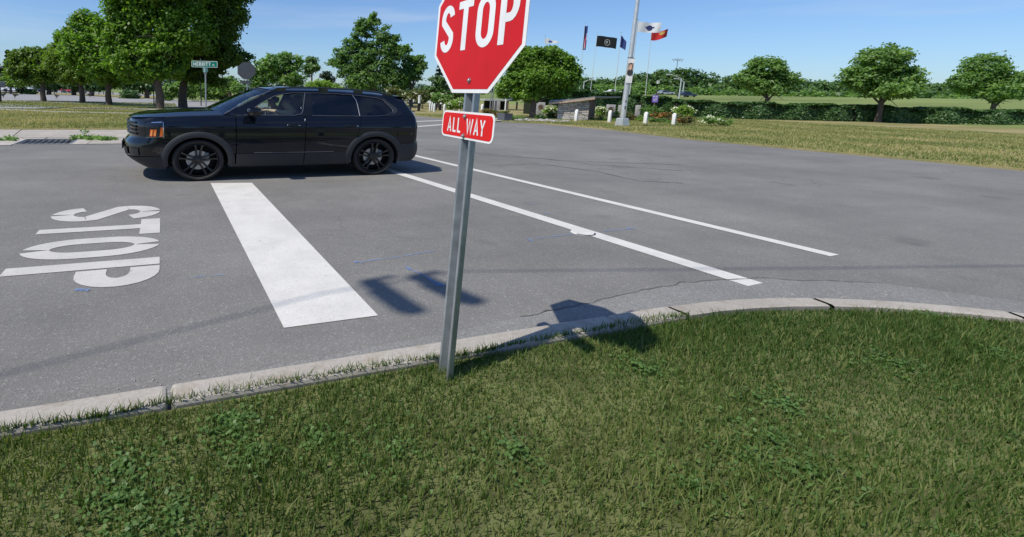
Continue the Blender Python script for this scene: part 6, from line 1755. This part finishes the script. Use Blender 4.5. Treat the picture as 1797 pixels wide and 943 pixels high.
# rocks edging the beds
ords = ('first second third fourth fifth sixth seventh eighth ninth tenth eleventh twelfth thirteenth fourteenth fifteenth sixteenth seventeenth eighteenth nineteenth twentieth'.split()
        + ['twenty-'+q for q in 'first second third fourth fifth sixth seventh eighth ninth'.split()])
k = 0
for px in list(range(842, 880, 6))+list(range(888, 1000, 6)):
    py = 213.0+(px-880)*.025+rng.uniform(-1.2, .8) if px > 880 else 211.5+rng.uniform(-1, 1)
    f = at(px, py); bm = bmesh.new(); bmesh.ops.create_icosphere(bm, subdivisions=2, radius=1.0)
    for v in bm.verts: v.co = Vector((v.co.x*rng.uniform(.14, .2), v.co.y*rng.uniform(.12, .18), v.co.z*rng.uniform(.08, .12)))
    mb = MB(); mb.add([tuple(v.co+Vector((0, 0, .07))) for v in bm.verts], [[q.index for q in p.verts] for p in bm.faces]); bm.free()
    o = mb.build("edging_rock", M_STONE if k % 2 else M_ROCK, smooth=40); o.location = f; o.rotation_euler = (0, 0, rng.uniform(0, 6)); o.scale = [rng.uniform(.7, 1.2)]*3
    put(o, "pale %s edging rock from the left below the round maple" % ords[k], "rock", "rocks edging the garden bed"); k += 1
sheet("gravel_bed", pxpoly([(842, 213), (850, 208), (920, 205), (1000, 207), (1000, 211.5), (940, 213.5), (880, 213)], .05), .056, mat("pale_gravel", (.42, .40, .37), .9, var=.4, vscale=18, bmp=.8, bscale=30))

# ---------------------------------------------------------------- overhead wire with two unseen bars, added to cast the shadows by the post
def upole(x, y, h_, lab):
    o = empty("utility_pole", (x, y, 0), label=lab, cat="utility pole"); MB().tube([(0, 0, -.2), (0, 0, h_)], [.16, .11], 12).build("pole", M_WOOD, o, smooth=60); return o
upole(-14.2, -0.4, 9.4, "wooden utility pole left of the camera"); upole(20.5, -3.4, 9.4, "wooden utility pole right of the camera")
P0, PM, P1 = Vector((-14.2, -0.4, 9.1)), Vector((-3.98, 2.53, 8.5)), Vector((20.5, -3.4, 9.1))  # wire bent in plan so its shadow falls by the post
def cabpt(t): return P0.lerp(PM, t/.3) if t < .3 else PM.lerp(P1, (t-.3)/.7)-Vector((0, 0, .25*4*(t-.3)/.7*(1-t)/.7))
MB().tube([cabpt(t) for t in np.linspace(0, 1, 30)], .011, 5).build("span_wire", M_BLACK, label="overhead span wire carrying the two added shadow bars", cat="wire")
def shadow_bar(t, lab, ds=0.0):  # unseen bar, hung only to drop a shadow on the road
    p = cabpt(t); o = empty("hung_shadow_bar", p, .14+ds, label=lab, cat="shadow caster")
    MB().tube([(0, 0, 0), (0, 0, -.25)], .03, 6).build("hanger", M_BLACK, o)
    MB().bbox((0, -.30, -.31), (.14, .66, .12), .04).build("bar_body", M_GREYM, o)
    MB().bbox((0, -.36, -.39), (.13, .40, .05), .02).build("lens", M_WHITE, o)  # pale lower slab of the same added bar
BT = [.2945, .3060]
shadow_bar(BT[0], "left unseen bar hung from the span wire to cast a shadow"); shadow_bar(BT[1], "right unseen bar hung from the span wire to cast a shadow", .14)

# ---------------------------------------------------------------- trees behind the camera, seen only in reflections
for x, y, h_, w_ in ((-24, -15, 8, 6), (-14, -20, 9, 6), (-4, -17, 8, 5), (5, -20, 9, 6), (13, -22, 8, 6), (24, -18, 9, 6), (36, -16, 8, 6)):
    root = empty("street_tree", (x, y, 0), label="leafy tree behind the camera, "+{-24: "farthest left", -14: "second from the left", -4: "third from the left", 5: "middle one", 13: "third from the right", 24: "second from the right", 36: "farthest right"}[x], cat="tree", group="trees behind the near verge")
    B = [((rng.uniform(-1.5, 1.5), rng.uniform(-1.5, 1.5), h_*.5+rng.uniform(0, h_*.3)), (w_*.45, w_*.45, h_*.28)) for _ in range(6)]
    C, A, Bb, T = leaf_cloud(B, 2200, .5); quads("crown", C, A, Bb, T, M_HEDGE, root)
    mb = MB(); limbs(mb, (0, 0, 0), (0, 0, h_*.45), .2, B); mb.build("trunk", M_BARK, root, smooth=60)

# ---------------------------------------------------------------- grass
def blades(name, P, hgt, wid, m, lab, tone=None):
    n = len(P); a = rng.random(n)*2*PI; ln = rng.normal(0, .35, (n, 2)); h_ = hgt*(.5+rng.random(n))
    d = np.stack([np.cos(a), np.sin(a)], 1)*wid/2
    V = np.empty((n, 5, 3), np.float32)
    V[:, 0, :2] = P[:, :2]-d; V[:, 1, :2] = P[:, :2]+d; V[:, 2, :2] = P[:, :2]+ln*h_[:, None]*.3+d*.7; V[:, 3, :2] = P[:, :2]+ln*h_[:, None]*.3-d*.7; V[:, 4, :2] = P[:, :2]+ln*h_[:, None]
    z = P[:, 2]; V[:, 0, 2] = z; V[:, 1, 2] = z; V[:, 2, 2] = z+h_*.55; V[:, 3, 2] = z+h_*.55; V[:, 4, 2] = z+h_
    me = bpy.data.meshes.new(name); me.vertices.add(n*5); me.vertices.foreach_set("co", V.ravel())
    base = (np.arange(n)*5)[:, None]
    idx = np.concatenate([base+np.array([[0, 1, 2, 3]]), base+np.array([[3, 2, 4]])], 1).astype(np.int32)
    me.loops.add(n*7); me.loops.foreach_set("vertex_index", idx.ravel())
    ls = np.stack([np.arange(n)*7, np.arange(n)*7+4], 1).astype(np.int32); me.polygons.add(n*2); me.polygons.foreach_set("loop_start", ls.ravel())
    t = rng.random(n) if tone is None else tone
    at_ = me.attributes.new("tone", 'FLOAT', 'POINT'); at_.data.foreach_set("value", np.repeat(t.astype(np.float32), 5))
    me.materials.append(m); me.update(calc_edges=True); me.validate()
    return put(bpy.data.objects.new(name, me), label=lab, kind="stuff")
def patch_tone(P, lo=.15, hi=.95):
    v = np.sin(P[:, 0]*.9+1.3*np.sin(P[:, 1]*.5))+np.sin(P[:, 1]*1.3+P[:, 0]*.37)+.8*np.sin(P[:, 0]*2.3-P[:, 1]*1.9)
    v = (v+2.8)/5.6
    return np.clip(lo+(hi-lo)*v+rng.normal(0, .22, len(P)), 0, 1)
n = 60000
P = np.stack([rng.uniform(-14, 3.5, n), 17.4+13.5*rng.random(n)**1.2, np.full(n, .07)], 1); P = P[(P[:, 0] < 1.0) | (P[:, 1] > 18.5)]
blades("grass", P, .055, .022, M_BLADE, "mown half-dry grass of the verge beyond the sidewalk", np.clip(patch_tone(P)+.12, 0, 1))
n = 22000
P = np.stack([rng.uniform(-20, 1, n), rng.uniform(32.8, 46, n), np.full(n, .08)], 1)
blades("grass", P, .05, .04, M_BLADE, "mown grass under the row of maples", np.clip(patch_tone(P)-.15, 0, 1))
n = 110000
P = np.stack([15.5+30*rng.random(n)**1.15, rng.uniform(3, 31, n), np.full(n, .05)], 1)
okk = np.array([inside((p[0]-.05, p[1]), G2) for p in P]); P = P[okk]
blades("grass", P, .06, .028, M_BLADE, "dry mown grass of the verge across the side street", np.clip(patch_tone(P)-.1, 0, 1))
n = 230000
P = np.stack([rng.uniform(-3.5, 6.8, n), 2.0-2.2*rng.random(n)**1.1, np.full(n, .055)], 1)
okk = np.array([inside((p[0], p[1]), G3) for p in P]); P = P[okk]
d2 = P[:, 0]**2+P[:, 1]**2; P = P[d2 > .25]
tn = patch_tone(P, -.1, .8); tn = np.where(rng.random(len(P)) < .14, rng.uniform(.9, 1.0, len(P)), tn)
k_ = np.sin(P[:, 0]*3.3+2*np.sin(P[:, 1]*2.1))+np.sin(P[:, 1]*4.7+P[:, 0]*1.9)
hv = .022+.012*(k_+2)*rng.random(len(P))
blades("grass", P, hv, .0055, M_BLADEG, "short green grass of the near verge round the sign post", tn)
# clover and broad-leaved weeds among the blades
nc = 46; cx_ = rng.uniform(-2.5, 5.5, nc); cy_ = rng.uniform(-.2, 1.9, nc)
k2 = 9000; i_ = rng.integers(0, nc, k2); rr_2 = np.abs(rng.normal(0, 1, k2))*rng.uniform(.05, .16, nc)[i_]; a_ = rng.random(k2)*2*PI
C = np.stack([cx_[i_]+rr_2*np.cos(a_), cy_[i_]+rr_2*np.sin(a_), .065+.03*rng.random(k2)], 1)
okk = np.array([inside((p[0], p[1]), G3) for p in C]); C = C[okk]; k2 = len(C)
nrm = np.stack([rng.normal(0, .35, k2), rng.normal(0, .35, k2), np.ones(k2)], 1); nrm /= np.linalg.norm(nrm, axis=1)[:, None]
A = np.cross(nrm, unit(k2)); A /= np.linalg.norm(A, axis=1)[:, None]; B_ = np.cross(nrm, A)
quads("clover", C, A*.009, B_*.008, rng.uniform(0, .6, k2), M_MID, label="clover patches in the near verge", kind="stuff")

# grit and small stones washed against the near kerb
mb = MB()
for _ in range(520):
    x = rng.uniform(-3.5, 5.5); y = (2.19 if x < 3 else 2.19-(1-math.cos(min(1, (x-3)/3.6)))*1.6)+abs(rng.normal(0, .07)); r_ = rng.uniform(.002, .007)
    a = rng.uniform(0, 6)
    P = [(x+r_*math.cos(a+k*PI/2)*rng.uniform(.7, 1.3), y+r_*math.sin(a+k*PI/2)*rng.uniform(.7, 1.3), .003) for k in range(4)]
    mb.add(P+[(x, y, .004+r_*.9)], [(0, 1, 4), (1, 2, 4), (2, 3, 4), (3, 0, 4)])
mb.build("grit", M_ROCK, label="grit and small stones along the near kerb", kind="stuff")
# tufts creeping over the near kerb
n = 3000
x = rng.uniform(-3.5, 3.0, n); P = np.stack([x, 2.03+np.abs(rng.normal(0, .010, n))*(1+np.sin(x*3.1)+.6*np.sin(x*7.7)), np.full(n, .075)], 1)
blades("grass", P, .038, .005, M_BLADEG, "grass creeping over the back of the near kerb", np.clip(rng.normal(.5, .3, n), 0, 1))
